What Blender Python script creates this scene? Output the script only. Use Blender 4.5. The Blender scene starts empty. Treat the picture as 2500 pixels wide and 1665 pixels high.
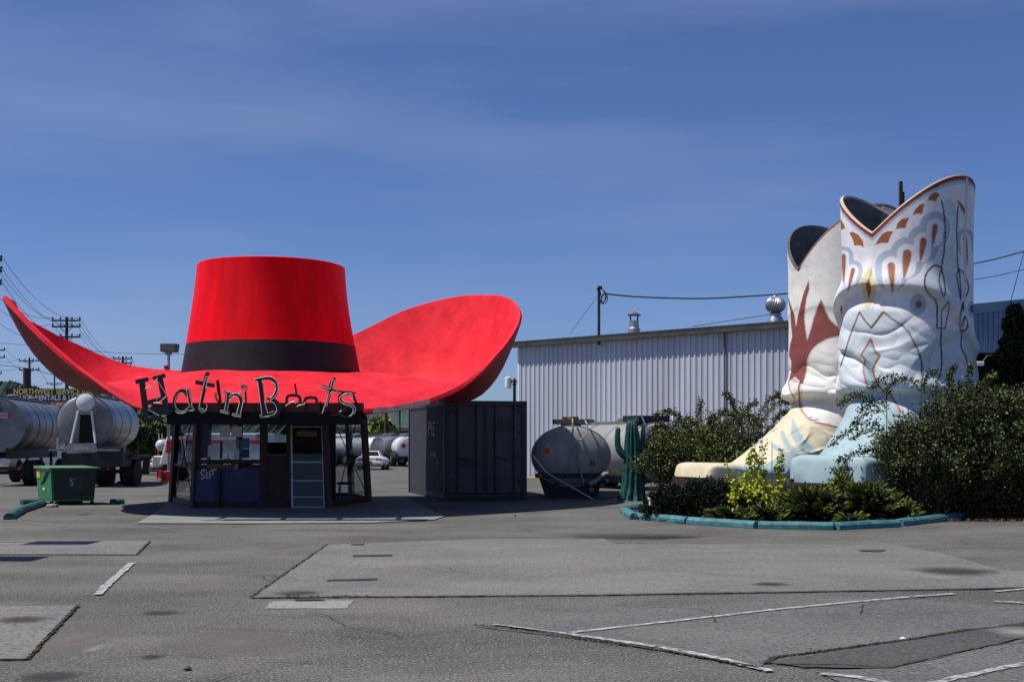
import bpy, math, random
import numpy as np
from mathutils import Vector, noise as mnoise
random.seed(7)
R = math.radians
S = bpy.context.scene
COL = S.collection
# ------------------------------------------------------------------ camera
FPX, HPX, EYE = 3000.0, 1085.0, 1.6          # focal length and horizon in 2500-px photo units, eye height
cam = bpy.data.cameras.new('camera'); camo = bpy.data.objects.new('camera', cam); COL.objects.link(camo)
camo.location = (0, 0, EYE); camo.rotation_euler = (R(90), 0, 0)
cam.sensor_width = 36; cam.lens = 36*FPX/2500; cam.shift_x = 0; cam.shift_y = (HPX-832.5)/2500
cam.clip_start = .1; cam.clip_end = 6000
S.camera = camo
# ------------------------------------------------------------------ light
SUN_EL, SUN_AZ = 61.0, -5.0                   # azimuth: degrees behind exact left
w = bpy.data.worlds.new('World'); S.world = w; w.use_nodes = True
nt = w.node_tree; nt.nodes.clear()
sky = nt.nodes.new('ShaderNodeTexSky'); sky.sky_type = 'NISHITA'; sky.sun_disc = False
sky.sun_elevation = R(SUN_EL); sky.sun_rotation = R(-90+SUN_AZ)
sky.air_density = .8; sky.dust_density = .5; sky.ozone_density = 6.5; sky.altitude = 20
tc = nt.nodes.new('ShaderNodeTexCoord'); mp = nt.nodes.new('ShaderNodeMapping'); mp.inputs['Scale'].default_value = (1.2, 1.2, 7)
mp.inputs['Rotation'].default_value = (0, R(8), 0)
nz = nt.nodes.new('ShaderNodeTexNoise'); nz.inputs['Scale'].default_value = 1.6; nz.inputs['Detail'].default_value = 6
rp = nt.nodes.new('ShaderNodeValToRGB'); rp.color_ramp.elements[0].position = .45; rp.color_ramp.elements[1].position = .8
rp.color_ramp.elements[1].color = (.34, .34, .34, 1)
mixc = nt.nodes.new('ShaderNodeMix'); mixc.data_type = 'RGBA'; mixc.inputs['B'].default_value = (5.2, 5.6, 6.6, 1)
tint = nt.nodes.new('ShaderNodeMix'); tint.data_type = 'RGBA'; tint.blend_type = 'MULTIPLY'; tint.inputs['Factor'].default_value = 1
tint.inputs['B'].default_value = (.98, 1.05, 1.32, 1)
bg = nt.nodes.new('ShaderNodeBackground'); bg.inputs['Strength'].default_value = .075
out = nt.nodes.new('ShaderNodeOutputWorld')
L = nt.links.new
L(tc.outputs['Generated'], mp.inputs['Vector']); L(mp.outputs[0], nz.inputs['Vector']); L(nz.outputs['Fac'], rp.inputs[0])
L(rp.outputs[0], mixc.inputs['Factor']); L(sky.outputs[0], mixc.inputs['A']); L(mixc.outputs['Result'], tint.inputs['A'])
L(tint.outputs['Result'], bg.inputs[0]); L(bg.outputs[0], out.inputs[0])
sl = bpy.data.lights.new('sun', 'SUN'); sl.energy = 5; sl.angle = R(.53); sl.color = (1, .96, .9)
so = bpy.data.objects.new('sun', sl); COL.objects.link(so)
sd = Vector((-math.cos(R(SUN_EL))*math.cos(R(SUN_AZ)), math.cos(R(SUN_EL))*math.sin(R(SUN_AZ)), math.sin(R(SUN_EL))))
so.rotation_euler = sd.to_track_quat('Z', 'Y').to_euler(); so.location = (-20, 0, 40)
S.view_settings.view_transform = 'Standard'; S.view_settings.look = 'None'
S.view_settings.exposure = 0; S.view_settings.gamma = 1; S.view_settings.use_curve_mapping = False

# ------------------------------------------------------------------ helpers
def W(px, py, Y):                            # photo pixel -> point at depth Y
    return Vector(((px-1250)*Y/FPX, Y, EYE-(py-HPX)*Y/FPX))
def Gd(px, py):                              # photo pixel -> point on the ground
    Y = EYE*FPX/(py-HPX); return ((px-1250)*Y/FPX, Y)

def mat(name, col, rough=.6, metal=0, var=.0, vscale=3.0, bump=0, bscale=30, col2=None, spec=.5, streak=None, detail=5):
    m = bpy.data.materials.new(name); m.use_nodes = True; t = m.node_tree; b = t.nodes['Principled BSDF']
    b.inputs['Roughness'].default_value = rough; b.inputs['Metallic'].default_value = metal
    b.inputs['Specular IOR Level'].default_value = spec
    c = tuple(col)+(1,); b.inputs['Base Color'].default_value = c
    if var or bump or col2:
        g = t.nodes.new('ShaderNodeNewGeometry'); vec = g.outputs['Position']
        if streak:
            mm = t.nodes.new('ShaderNodeMapping'); mm.inputs['Scale'].default_value = streak
            t.links.new(vec, mm.inputs['Vector']); vec = mm.outputs[0]
        if var or col2:
            n = t.nodes.new('ShaderNodeTexNoise'); n.inputs['Scale'].default_value = vscale; n.inputs['Detail'].default_value = detail
            n.inputs['Roughness'].default_value = .65
            t.links.new(vec, n.inputs['Vector'])
            r = t.nodes.new('ShaderNodeValToRGB'); r.color_ramp.elements[0].position = .35; r.color_ramp.elements[1].position = .65
            lo = tuple(x*(1-var) for x in col)+(1,) if not col2 else tuple(col2)+(1,)
            r.color_ramp.elements[0].color = lo; r.color_ramp.elements[1].color = tuple(min(1, x*(1+var)) for x in col)+(1,)
            t.links.new(n.outputs['Fac'], r.inputs[0]); t.links.new(r.outputs[0], b.inputs['Base Color'])
        if bump:
            n2 = t.nodes.new('ShaderNodeTexNoise'); n2.inputs['Scale'].default_value = bscale; n2.inputs['Detail'].default_value = 4
            t.links.new(g.outputs['Position'], n2.inputs['Vector'])
            bp = t.nodes.new('ShaderNodeBump'); bp.inputs['Strength'].default_value = bump; bp.inputs['Distance'].default_value = .02
            t.links.new(n2.outputs['Fac'], bp.inputs['Height']); t.links.new(bp.outputs[0], b.inputs['Normal'])
    return m

class MB:
    def __init__(s): s.v = []; s.f = []; s.mi = []; s.cur = 0
    def add(s, vs, fs):
        o = len(s.v); s.v += [tuple(p) for p in vs]
        for f in fs: s.f.append([i+o for i in f]); s.mi.append(s.cur)
    def box(s, c, d, rz=0, top=1.0):
        x, y, z = d[0]/2, d[1]/2, d[2]/2; co, si = math.cos(rz), math.sin(rz); vs = []
        for k, sc in ((-1, 1.0), (1, top)):
            for a, b in ((-1, -1), (1, -1), (1, 1), (-1, 1)):
                px, py = a*x*sc, b*y*sc
                vs.append((c[0]+px*co-py*si, c[1]+px*si+py*co, c[2]+k*z))
        s.add(vs, [(0, 3, 2, 1), (4, 5, 6, 7), (0, 1, 5, 4), (1, 2, 6, 5), (2, 3, 7, 6), (3, 0, 4, 7)])
    def hexa(s, vs): s.add(vs, [(0, 3, 2, 1), (4, 5, 6, 7), (0, 1, 5, 4), (1, 2, 6, 5), (2, 3, 7, 6), (3, 0, 4, 7)])
    def prism(s, poly, ax, d0, d1):          # poly: 3D points (planar), extruded along axis vector ax from d0 to d1
        n = len(poly); ax = Vector(ax)
        vs = [Vector(p)+ax*d0 for p in poly]+[Vector(p)+ax*d1 for p in poly]
        s.add(vs, [list(range(n))[::-1], list(range(n, 2*n))]+[(i, (i+1) % n, n+(i+1) % n, n+i) for i in range(n)])
    def tube(s, pts, r, n=8, cap=True, ry=None):
        pts = [Vector(p) for p in pts]; m = len(pts); rs = r if isinstance(r, (list, tuple)) else [r]*m
        vs = []; up = Vector((0, 0, 1))
        t0 = (pts[1]-pts[0]).normalized()
        if abs(t0.z) > .95: up = Vector((0, 1, 0))
        for i, p in enumerate(pts):
            t = (pts[min(i+1, m-1)]-pts[max(i-1, 0)]).normalized()
            a = t.cross(up)
            if a.length < 1e-4: a = Vector((1, 0, 0))
            a.normalize(); b = a.cross(t).normalized(); up = b
            for k in range(n):
                th = 2*math.pi*k/n; vs.append(p+a*math.cos(th)*rs[i]+b*math.sin(th)*rs[i])
        fs = [(i*n+k, i*n+(k+1) % n, (i+1)*n+(k+1) % n, (i+1)*n+k) for i in range(m-1) for k in range(n)]
        if cap: fs += [list(range(n)), [(m-1)*n+k for k in range(n)][::-1]]
        s.add(vs, fs)
    def lathe(s, prof, o, n=24, axis='z', sx=1, sy=1, rot=0):   # prof: (radius, along)
        vs = []
        for r_, h in prof:
            for k in range(n):
                th = 2*math.pi*k/n; a, b = r_*math.cos(th)*sx, r_*math.sin(th)*sy
                if axis == 'z': p = (a, b, h)
                elif axis == 'y': p = (a, h, b)
                else: p = (h, a, b)
                x, y = p[0]*math.cos(rot)-p[1]*math.sin(rot), p[0]*math.sin(rot)+p[1]*math.cos(rot)
                vs.append((o[0]+x, o[1]+y, o[2]+p[2]))
        m = len(prof)
        fs = [(i*n+k, i*n+(k+1) % n, (i+1)*n+(k+1) % n, (i+1)*n+k) for i in range(m-1) for k in range(n)]
        fs += [list(range(n))[::-1], [(m-1)*n+k for k in range(n)]]
        s.add(vs, fs)
    def build(s, name, m, parent=None, smooth=False, bevel=0, loc=None):
        me = bpy.data.meshes.new(name); me.from_pydata(s.v, [], s.f)
        ms = m if isinstance(m, (list, tuple)) else [m]
        for x in ms: me.materials.append(x)
        if len(ms) > 1: me.polygons.foreach_set('material_index', s.mi)
        if smooth: me.polygons.foreach_set('use_smooth', [True]*len(me.polygons))
        me.update()
        o = bpy.data.objects.new(name, me); COL.objects.link(o)
        if parent:
            o.parent = parent
            q = Vector(parent.location)
            if parent.parent: q = q+Vector(parent.parent.location)
            if parent.get('origin_free') is None and q.length > 0: o.location = -q
        if bevel:
            b = o.modifiers.new('bevel', 'BEVEL'); b.width = bevel; b.segments = 2; b.limit_method = 'ANGLE'; b.angle_limit = R(40)
        if smooth: 
            try: me.set_sharp_from_angle(angle=R(42))
            except Exception: pass
        return o
def thing(name, label, cat, loc=(0, 0, 0), group=None):
    o = bpy.data.objects.new(name, None); COL.objects.link(o); o.location = loc; o['label'] = label; o['category'] = cat
    o.empty_display_size = .3
    if group: o['group'] = group
    return o
def tag(o, label, cat, group=None):
    o['label'] = label; o['category'] = cat
    if group: o['group'] = group
    return o
def struct(o): o['kind'] = 'structure'; return o
def text(name, s, size, m, parent, loc, rx=90, rz=0, sx=1, depth=.004, base=None, bold=0):
    cu = bpy.data.curves.new(name, 'FONT'); cu.body = s; cu.size = size; cu.extrude = depth; cu.align_x = 'CENTER'; cu.align_y = 'CENTER'; cu.offset = bold
    cu.resolution_u = 3
    t = bpy.data.objects.new(name, cu); me = bpy.data.meshes.new_from_object(t); bpy.data.objects.remove(t)
    me.materials.clear(); me.materials.append(m); me.name = name
    o = bpy.data.objects.new(name, me); COL.objects.link(o); o.scale = (sx, 1, 1)
    o.rotation_euler = (R(rx), 0, R(rz)); o.location = loc
    if parent:
        o.parent = parent; q = Vector(parent.location)
        if parent.parent: q += parent.parent.location
        o.location = Vector(loc)-q
    return o
def sheet(name, pts, z, m, parent=None):     # flat polygon from ground points
    b = MB(); b.add([(x, y, z) for x, y in pts], [list(range(len(pts)))]); return b.build(name, m, parent)
def up_face(pts):
    a = sum(pts[i][0]*pts[(i+1) % len(pts)][1]-pts[(i+1) % len(pts)][0]*pts[i][1] for i in range(len(pts)))
    return pts if a > 0 else pts[::-1]

# ------------------------------------------------------------------ materials
def ground_mat(name, base, dark, speck, tan=(.2, .16, .12), tanamt=.35, sc=60, lightamt=.5, bump=.5):
    m = bpy.data.materials.new(name); m.use_nodes = True; t = m.node_tree; b = t.nodes['Principled BSDF']; b.inputs['Roughness'].default_value = .9
    b.inputs['Specular IOR Level'].default_value = .25
    g = t.nodes.new('ShaderNodeNewGeometry')
    def N(scale, det=4, rough=.6, strc=None):
        n = t.nodes.new('ShaderNodeTexNoise'); n.inputs['Scale'].default_value = scale; n.inputs['Detail'].default_value = det; n.inputs['Roughness'].default_value = rough
        src = g.outputs['Position']
        if strc:
            mm = t.nodes.new('ShaderNodeMapping'); mm.inputs['Scale'].default_value = strc; t.links.new(src, mm.inputs[0]); src = mm.outputs[0]
        t.links.new(src, n.inputs['Vector']); return n.outputs['Fac']
    def ramp(f, a, b_, ca=(0, 0, 0, 1), cb=(1, 1, 1, 1)):
        r = t.nodes.new('ShaderNodeValToRGB'); r.color_ramp.elements[0].position = a; r.color_ramp.elements[1].position = b_
        r.color_ramp.elements[0].color = ca; r.color_ramp.elements[1].color = cb; t.links.new(f, r.inputs[0]); return r.outputs[0]
    def mix(f, a, b_, fac=None):
        x = t.nodes.new('ShaderNodeMix'); x.data_type = 'RGBA'
        if fac is not None: x.inputs['Factor'].default_value = fac
        else: t.links.new(f, x.inputs['Factor'])
        for k, v in (('A', a), ('B', b_)):
            if isinstance(v, tuple): x.inputs[k].default_value = v+(1,)
            else: t.links.new(v, x.inputs[k])
        return x.outputs['Result']
    def mul(a, k):
        x = t.nodes.new('ShaderNodeMath'); x.operation = 'MULTIPLY'; t.links.new(a, x.inputs[0]); x.inputs[1].default_value = k; return x.outputs[0]
    c = mix(ramp(N(.35, 6, .65, (1, 1.6, 1)), .38, .62), dark, base)
    c = mix(mul(ramp(N(.55, 5, .7, (.7, 1, 1)), .52, .72), tanamt), c, tan)
    c = mix(mul(ramp(N(1.7, 5, .7, (.5, 1, 1)), .58, .8), .45), c, tuple(x*.45 for x in dark))
    fine = N(sc, 2, .5)
    c = mix(mul(ramp(N(3.2, 4, .7, (.35, 1, 1)), .5, .75), .3), c, dark)
    c = mix(mul(ramp(fine, .56, .66), lightamt), c, speck)
    c = mix(mul(ramp(N(sc*.8, 2, .5), .56, .66), .7), c, tuple(x*.3 for x in dark))
    c = mix(mul(ramp(N(sc*.25, 3, .6), .62, .72), .35), c, speck)
    t.links.new(c, b.inputs['Base Color'])
    bp = t.nodes.new('ShaderNodeBump'); bp.inputs['Strength'].default_value = bump; bp.inputs['Distance'].default_value = .01
    t.links.new(fine, bp.inputs['Height']); t.links.new(bp.outputs[0], b.inputs['Normal'])
    return m
M = {}
M['asphalt'] = ground_mat('asphalt', (.138, .133, .117), (.072, .073, .065), (.33, .32, .29), sc=42, tan=(.17, .148, .118), tanamt=.5, lightamt=.7, bump=1.4)
M['patch'] = ground_mat('smooth_patch', (.135, .136, .128), (.098, .099, .094), (.27, .27, .25), tanamt=.25, sc=32, lightamt=.4, bump=.6)
M['slab'] = ground_mat('worn_concrete', (.19, .183, .17), (.135, .132, .125), (.30, .29, .27), tanamt=.3, sc=32, lightamt=.4, bump=.6)
M['darkpatch'] = ground_mat('dark_patch', (.085, .08, .077), (.065, .063, .06), (.16, .15, .14), tanamt=.1, sc=40)
M['pad'] = ground_mat('pad_concrete', (.27, .27, .25), (.2, .21, .2), (.36, .35, .33), tanamt=.15, sc=40, lightamt=.3)
M['line'] = mat('worn_white_line', (.46, .45, .44), .8, var=.2, vscale=16, col2=(.15, .148, .14), detail=9)
M['line2'] = mat('very_worn_line', (.30, .29, .28), .85, var=.2, vscale=14, col2=(.11, .108, .10), detail=9)
M['crack'] = mat('crack_dirt', (.02, .019, .014), .95, col2=(.05, .05, .02), vscale=4)
M['oil'] = mat('oil_stain', (.05, .048, .046), .7, var=.3, vscale=5)
M['soil'] = mat('soil', (.05, .038, .028), .95, var=.5, vscale=9, bump=.6, bscale=20)
M['red'] = mat('red_paint', (.80, .0, .006), .55, var=.1, vscale=1.6, bump=.16, bscale=16, spec=.12, col2=(.60, .0, .006), streak=(1.6, 1.6, .22), detail=8)
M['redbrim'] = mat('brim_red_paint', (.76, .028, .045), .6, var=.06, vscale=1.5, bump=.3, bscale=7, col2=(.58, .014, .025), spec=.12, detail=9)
M['under'] = mat('brim_underside_shade', (.22, .012, .012), .7, var=.3, vscale=2)  # brim red darkened, so the shade underneath is part of the colour
M['band'] = mat('black_band_paint', (.014, .011, .012), .5, var=.25, vscale=3, spec=.3)
M['peel'] = mat('peeled_pink_edge', (.75, .42, .33), .8, var=.2, vscale=8)
M['black'] = mat('black_metal', (.006, .006, .006), .7, spec=.2)
M['channel'] = mat('sign_letter_black', (.007, .007, .008), .4)
M['blue'] = mat('sign_blue_paint', (.01, .03, .14), .5)
M['neon'] = mat('unlit_neon_glass', (.72, .72, .62), .25)
M['brown'] = mat('dark_brown_timber', (.03, .009, .006), .6, var=.3, vscale=6)
M['fascia'] = mat('rusty_red_fascia', (.07, .012, .006), .7, var=.5, vscale=7)
M['alum'] = mat('aluminium_frame', (.35, .38, .42), .4, .6)
M['bluepanel'] = mat('blue_board', (.03, .045, .12), .6, var=.2, vscale=3)
M['paper'] = mat('paper', (.6, .6, .62), .8)
M['paperb'] = mat('blue_poster', (.05, .16, .3), .8)
M['cardboard'] = mat('cardboard', (.16, .1, .05), .8)
M['interior'] = mat('interior_floor', (.1, .09, .08), .8)
M['ceil'] = mat('ceiling_board', (.04, .03, .03), .9)
M['white'] = mat('white_enamel', (.75, .75, .72), .3, var=.05)
M['dwhite'] = mat('dusty_white_tank', (.62, .63, .63), .45, var=.12, vscale=2)
M['tank'] = mat('aluminium_tank', (.24, .245, .26), .38, .55, var=.25, vscale=1.6, streak=(1, 1, .3))
M['tankend'] = mat('tank_end_metal', (.23, .23, .235), .5, .3, var=.2, vscale=2.5)
M['tankg'] = mat('dull_grey_tank', (.30, .30, .285), .5, .2, var=.15, vscale=2, streak=(2, 2, .6))
M['chassis'] = mat('chassis_black', (.012, .012, .013), .6)
M['tyre'] = mat('tyre_rubber', (.012, .012, .012), .85)
M['rim'] = mat('wheel_rim', (.2, .2, .2), .5, .5)
M['dump'] = mat('green_dumpster_paint', (.022, .17, .055), .5, var=.25, vscale=4)
M['dumpd'] = mat('shaded_green_front', (.005, .02, .012), .6, var=.3, vscale=3)  # shade on the unlit front put into a darker green than the body
M['yellow'] = mat('yellow_sticker', (.7, .45, .02), .5)
M['teal'] = mat('teal_log_paint', (.05, .17, .19), .7, var=.35, vscale=7, bump=.2)
M['teald'] = mat('dark_teal_log_paint', (.02, .10, .09), .6, var=.3, vscale=6, bump=.2)
M['cont'] = mat('grey_container_paint', (.06, .058, .075), .6, var=.15, vscale=2)
M['contd'] = mat('container_trim', (.03, .03, .034), .6)
M['conttext'] = mat('container_lettering', (.34, .36, .42), .6)
M['ware'] = mat('pale_grey_cladding', (.47, .485, .56), .5, .05, var=.1, vscale=.7, streak=(1, 1, .12))
M['shed'] = mat('blue_grey_cladding', (.16, .24, .33), .45, .35, var=.12, vscale=1)
M['roofm'] = mat('dark_roof_edge', (.035, .036, .034), .8, var=.3, vscale=3)
M['gutter'] = mat('grey_gutter', (.12, .125, .115), .6, var=.3, vscale=1.5)
M['galv'] = mat('galvanised_metal', (.42, .43, .44), .42, .85)
M['wood'] = mat('pole_timber', (.045, .035, .028), .9, var=.2, vscale=3)
M['wire'] = mat('black_cable', (.012, .014, .016), .7)
M['insul'] = mat('insulator', (.05, .05, .055), .4)
M['cactus'] = mat('cactus_green_paint', (.005, .075, .062), .6, var=.35, vscale=5, bump=.5, bscale=14)
M['redp'] = mat('red_post_paint', (.62, .03, .02), .5)
M['pumpred'] = M['redp']
M['bushd'] = mat('leaf_dark', (.022, .034, .010), .6, spec=.3)
M['bushm'] = mat('leaf_mid', (.065, .085, .02), .6, spec=.3)
M['bushl'] = mat('leaf_light', (.17, .19, .045), .6, spec=.3)
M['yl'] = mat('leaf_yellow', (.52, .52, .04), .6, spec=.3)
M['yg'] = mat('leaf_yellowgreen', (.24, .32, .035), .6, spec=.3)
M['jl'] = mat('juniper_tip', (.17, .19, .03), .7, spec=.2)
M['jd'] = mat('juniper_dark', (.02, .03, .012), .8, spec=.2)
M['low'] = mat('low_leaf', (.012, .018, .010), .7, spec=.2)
M['low2'] = mat('low_leaf_paler', (.025, .034, .014), .7, spec=.2)  # paler leaf tone, mixed in at random
M['stem'] = mat('stem_bark', (.05, .035, .02), .9)
M['forest'] = mat('forest_far', (.018, .045, .035), .9, var=.5, vscale=.08)
M['hill'] = mat('hill_green', (.03, .06, .055), .9, var=.4, vscale=.02)
M['grass'] = mat('dry_grass', (.30, .25, .09), .9, var=.25, vscale=2)
M['signdark'] = mat('sign_board_dark', (.018, .016, .014), .7)
M['signyellow'] = mat('sign_yellow_letters', (.75, .6, .2), .6)
M['signwhite'] = mat('sign_white_letters', (.72, .72, .68), .6)
M['orange'] = mat('orange_board', (.55, .11, .02), .6)
M['glassdark'] = mat('dark_car_glass', (.01, .012, .015), .08)
M['chrome'] = mat('chrome', (.7, .7, .7), .15, 1)
M['redtext'] = mat('red_lettering', (.55, .04, .03), .6)
M['rust'] = mat('rusty_metal', (.22, .08, .03), .9)
M['maroonsole'] = mat('boot_sole_brown', (.03, .014, .013), .7, var=.3, vscale=3)
M['bootin'] = mat('boot_inside_grey', (.10, .10, .10), .9, var=.3, vscale=2)
M['bootrim'] = mat('boot_rim_cream', (.62, .5, .34), .6)
M['lamp'] = mat('floodlight_black', (.02, .02, .022), .5)
def wear(m, lo, hi, sc):
    t = m.node_tree; b = t.nodes['Principled BSDF']; g = t.nodes.new('ShaderNodeNewGeometry'); n = t.nodes.new('ShaderNodeTexNoise'); n.inputs['Scale'].default_value = sc; n.inputs['Detail'].default_value = 9; n.inputs['Roughness'].default_value = .75
    r = t.nodes.new('ShaderNodeValToRGB'); r.color_ramp.elements[0].position = lo; r.color_ramp.elements[1].position = hi
    t.links.new(g.outputs['Position'], n.inputs['Vector']); t.links.new(n.outputs['Fac'], r.inputs[0]); t.links.new(r.outputs[0], b.inputs['Alpha'])
wear(M['line'], .36, .50, 9); wear(M['line2'], .42, .56, 7); wear(M['crack'], .30, .44, 6)
# window glass: mostly clear, mirror at grazing angles
def glass(name, refl=.18):
    m = bpy.data.materials.new(name); m.use_nodes = True; t = m.node_tree; t.nodes.clear()
    o = t.nodes.new('ShaderNodeOutputMaterial'); mx = t.nodes.new('ShaderNodeMixShader'); a = t.nodes.new('ShaderNodeBsdfTransparent'); g = t.nodes.new('ShaderNodeBsdfGlossy')
    a.inputs[0].default_value = (.86, .88, .9, 1); g.inputs['Roughness'].default_value = .03; f = t.nodes.new('ShaderNodeLayerWeight'); f.inputs[0].default_value = .12
    ad = t.nodes.new('ShaderNodeMath'); ad.operation = 'MULTIPLY_ADD'; ad.inputs[1].default_value = .6; ad.inputs[2].default_value = .02
    t.links.new(f.outputs['Facing'], ad.inputs[0]); t.links.new(ad.outputs[0], mx.inputs[0]); t.links.new(a.outputs[0], mx.inputs[1]); t.links.new(g.outputs[0], mx.inputs[2]); t.links.new(mx.outputs[0], o.inputs[0])
    return m
M['glass'] = glass('window_glass')
def paint_mat(name):
    m = bpy.data.materials.new(name); m.use_nodes = True; t = m.node_tree; b = t.nodes['Principled BSDF']
    b.inputs['Roughness'].default_value = .6; b.inputs['Specular IOR Level'].default_value = .3
    a = t.nodes.new('ShaderNodeAttribute'); a.attribute_name = 'paint'
    g = t.nodes.new('ShaderNodeNewGeometry'); n = t.nodes.new('ShaderNodeTexNoise'); n.inputs['Scale'].default_value = 2.5; n.inputs['Detail'].default_value = 8; n.inputs['Roughness'].default_value = .7
    t.links.new(g.outputs['Position'], n.inputs['Vector'])
    r = t.nodes.new('ShaderNodeValToRGB'); r.color_ramp.elements[0].position = .3; r.color_ramp.elements[0].color = (.80, .80, .79, 1); r.color_ramp.elements[1].position = .6; r.color_ramp.elements[1].color = (1, 1, 1, 1)
    t.links.new(n.outputs['Fac'], r.inputs[0])
    x = t.nodes.new('ShaderNodeMix'); x.data_type = 'RGBA'; x.blend_type = 'MULTIPLY'; x.inputs['Factor'].default_value = 1
    t.links.new(a.outputs['Color'], x.inputs['A']); t.links.new(r.outputs[0], x.inputs['B']); t.links.new(x.outputs['Result'], b.inputs['Base Color'])
    n2 = t.nodes.new('ShaderNodeTexNoise'); n2.inputs['Scale'].default_value = 22; n2.inputs['Detail'].default_value = 6
    t.links.new(g.outputs['Position'], n2.inputs['Vector'])
    bp = t.nodes.new('ShaderNodeBump'); bp.inputs['Strength'].default_value = .16; bp.inputs['Distance'].default_value = .03
    t.links.new(n2.outputs['Fac'], bp.inputs['Height']); t.links.new(bp.outputs[0], b.inputs['Normal'])
    return m
M['paint'] = paint_mat('boot_paint')

# ================================================================== GROUND
b = MB(); b.add([(-1500, -60, 0), (1500, -60, 0), (1500, 3000, 0), (-1500, 3000, 0)], [(0, 1, 2, 3)])
struct(b.build('ground', M['asphalt']))
def jitline(p, q, n, amp):
    pts = []
    for i in range(n+1):
        t = i/n; x = p[0]+(q[0]-p[0])*t; y = p[1]+(q[1]-p[1])*t
        d = math.hypot(q[0]-p[0], q[1]-p[1]); nx, ny = -(q[1]-p[1])/d, (q[0]-p[0])/d
        a = random.uniform(-amp, amp) if 0 < i < n else 0
        pts.append((x+nx*a, y+ny*a))
    return pts
def ribbon(name, pts, wd, z, m, wj=.35, parent=None):
    b = MB(); L_, R_ = [], []
    for i, p in enumerate(pts):
        a = pts[max(i-1, 0)]; c = pts[min(i+1, len(pts)-1)]; d = math.hypot(c[0]-a[0], c[1]-a[1]) or 1
        nx, ny = -(c[1]-a[1])/d, (c[0]-a[0])/d; k = wd/2*(1+random.uniform(-wj, wj)); k2 = wd/2*(1+random.uniform(-wj, wj))
        L_.append((p[0]+nx*k, p[1]+ny*k, z)); R_.append((p[0]-nx*k2, p[1]-ny*k2, z))
    n = len(pts); b.add(L_+R_, [(i, n+i, n+i+1, i+1) for i in range(n-1)])
    return struct(b.build(name, m, parent))
def gpoly(pxs): return up_face([Gd(*p) for p in pxs])
def gpolyj(pxs, n=6, amp=.02):
    g = [Gd(*p) for p in pxs]; o = []
    for i in range(len(g)): o += jitline(g[i], g[(i+1) % len(g)], n, amp)[:-1]
    return up_face(o)
def slab(name, pxs, z, m, **k): return struct(sheet(name, gpolyj(pxs, **k), z, m))
# concrete slabs and patches
slab('concrete_slab', [(-300, 1323), (366, 1322), (333, 1355), (-300, 1354)], .012, M['slab'])
slab('concrete_slab', [(-300, 1482), (190, 1480), (66, 1612), (-300, 1612)], .012, M['slab'])
slab('concrete_slab', [(800, 1330), (1190, 1316), (1475, 1316), (1505, 1329), (2180, 1330), (2300, 1352), (2445, 1392), (2700, 1408), (2700, 1434), (1440, 1454), (615, 1460)], .008, M['slab'])
slab('asphalt_patch', [(1200, 1525), (1900, 1462), (2250, 1466), (2700, 1500), (2700, 1505), (2200, 1575), (1875, 1618), (1858, 1632), (1385, 1552)], .008, M['patch'])
slab('asphalt_patch', [(1875, 1618), (2200, 1565), (2500, 1523), (2640, 1520), (2640, 1540), (2480, 1562), (2330, 1600), (2170, 1634), (1960, 1632)], .012, M['darkpatch'])
slab('asphalt_patch', [(2170, 1634), (2500, 1562), (2700, 1545), (2700, 1760), (2350, 1790), (1990, 1640)], .009, M['patch'])
# cracks between the slabs
for pts, wd, n in (([(333, 1355), (366, 1322)], .03, 30), ([(-200, 1356), (333, 1356)], .03, 40), ([(66, 1612), (190, 1480)], .03, 50), ([(-200, 1613), (66, 1613)], .025, 30),
                   ([(612, 1461), (1020, 1458), (1440, 1455), (1900, 1447), (2700, 1434)], .05, 30), ([(612, 1461), (800, 1330)], .018, 60),
                   ([(1160, 1530), (1385, 1556), (1620, 1590), (1855, 1634)], .035, 18), ([(1868, 1622), (1890, 1608), (2030, 1590), (2230, 1563), (2360, 1540), (2560, 1522)], .045, 16),
                   ([(1870, 1625), (2060, 1626), (2170, 1634), (2310, 1602), (2420, 1578), (2520, 1570)], .02, 14)):
    g = [Gd(*p) for p in pts]; o = []
    for i in range(len(g)-1): o += jitline(g[i], g[i+1], n, .006)[:(-1 if i < len(g)-2 else None)]
    ribbon('ground_crack', o, wd, .018, M['crack'], .6)
for pts, wd, nm in (([(1385, 1549), (1900, 1490), (2225, 1459), (2330, 1452)], .075, 'parking_line'), ([(2425, 1470), (2620, 1481)], .075, 'parking_line'), ([(2430, 1446), (2700, 1424)], .075, 'parking_line'),
                ([(1370, 1548), (1480, 1564), (1620, 1584), (1760, 1612), (1880, 1642)], .085, 'parking_line'), ([(1205, 1527), (1260, 1534), (1372, 1548)], .035, 'parking_line'),
                ([(2005, 1648), (2100, 1658), (2250, 1690)], .09, 'parking_line'), ([(2240, 1680), (2420, 1640), (2560, 1612)], .08, 'parking_line'),
                ([(322, 1376), (290, 1405), (262, 1430), (238, 1454)], .09, 'parking_line'), ([(1480, 1229), (1530, 1224), (1585, 1222)], .10, 'parking_line'),
                ([(30, 1272), (90, 1281), (160, 1285), (330, 1288)], .06, 'parking_line'), ([(370, 1289), (415, 1292)], .10, 'parking_line')):
    g = [Gd(*p) for p in pts]; o = []
    for i in range(len(g)-1): o += jitline(g[i], g[i+1], 14, .004)[:(-1 if i < len(g)-2 else None)]
    ribbon(nm, o, wd, .017, M['line2' if pts[0] in ((318, 1380), (30, 1272), (370, 1289)) else 'line'], .25)
slab('concrete_repair', [(665, 1468), (865, 1466), (845, 1486), (645, 1486)], .006, M['pad'])
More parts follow.
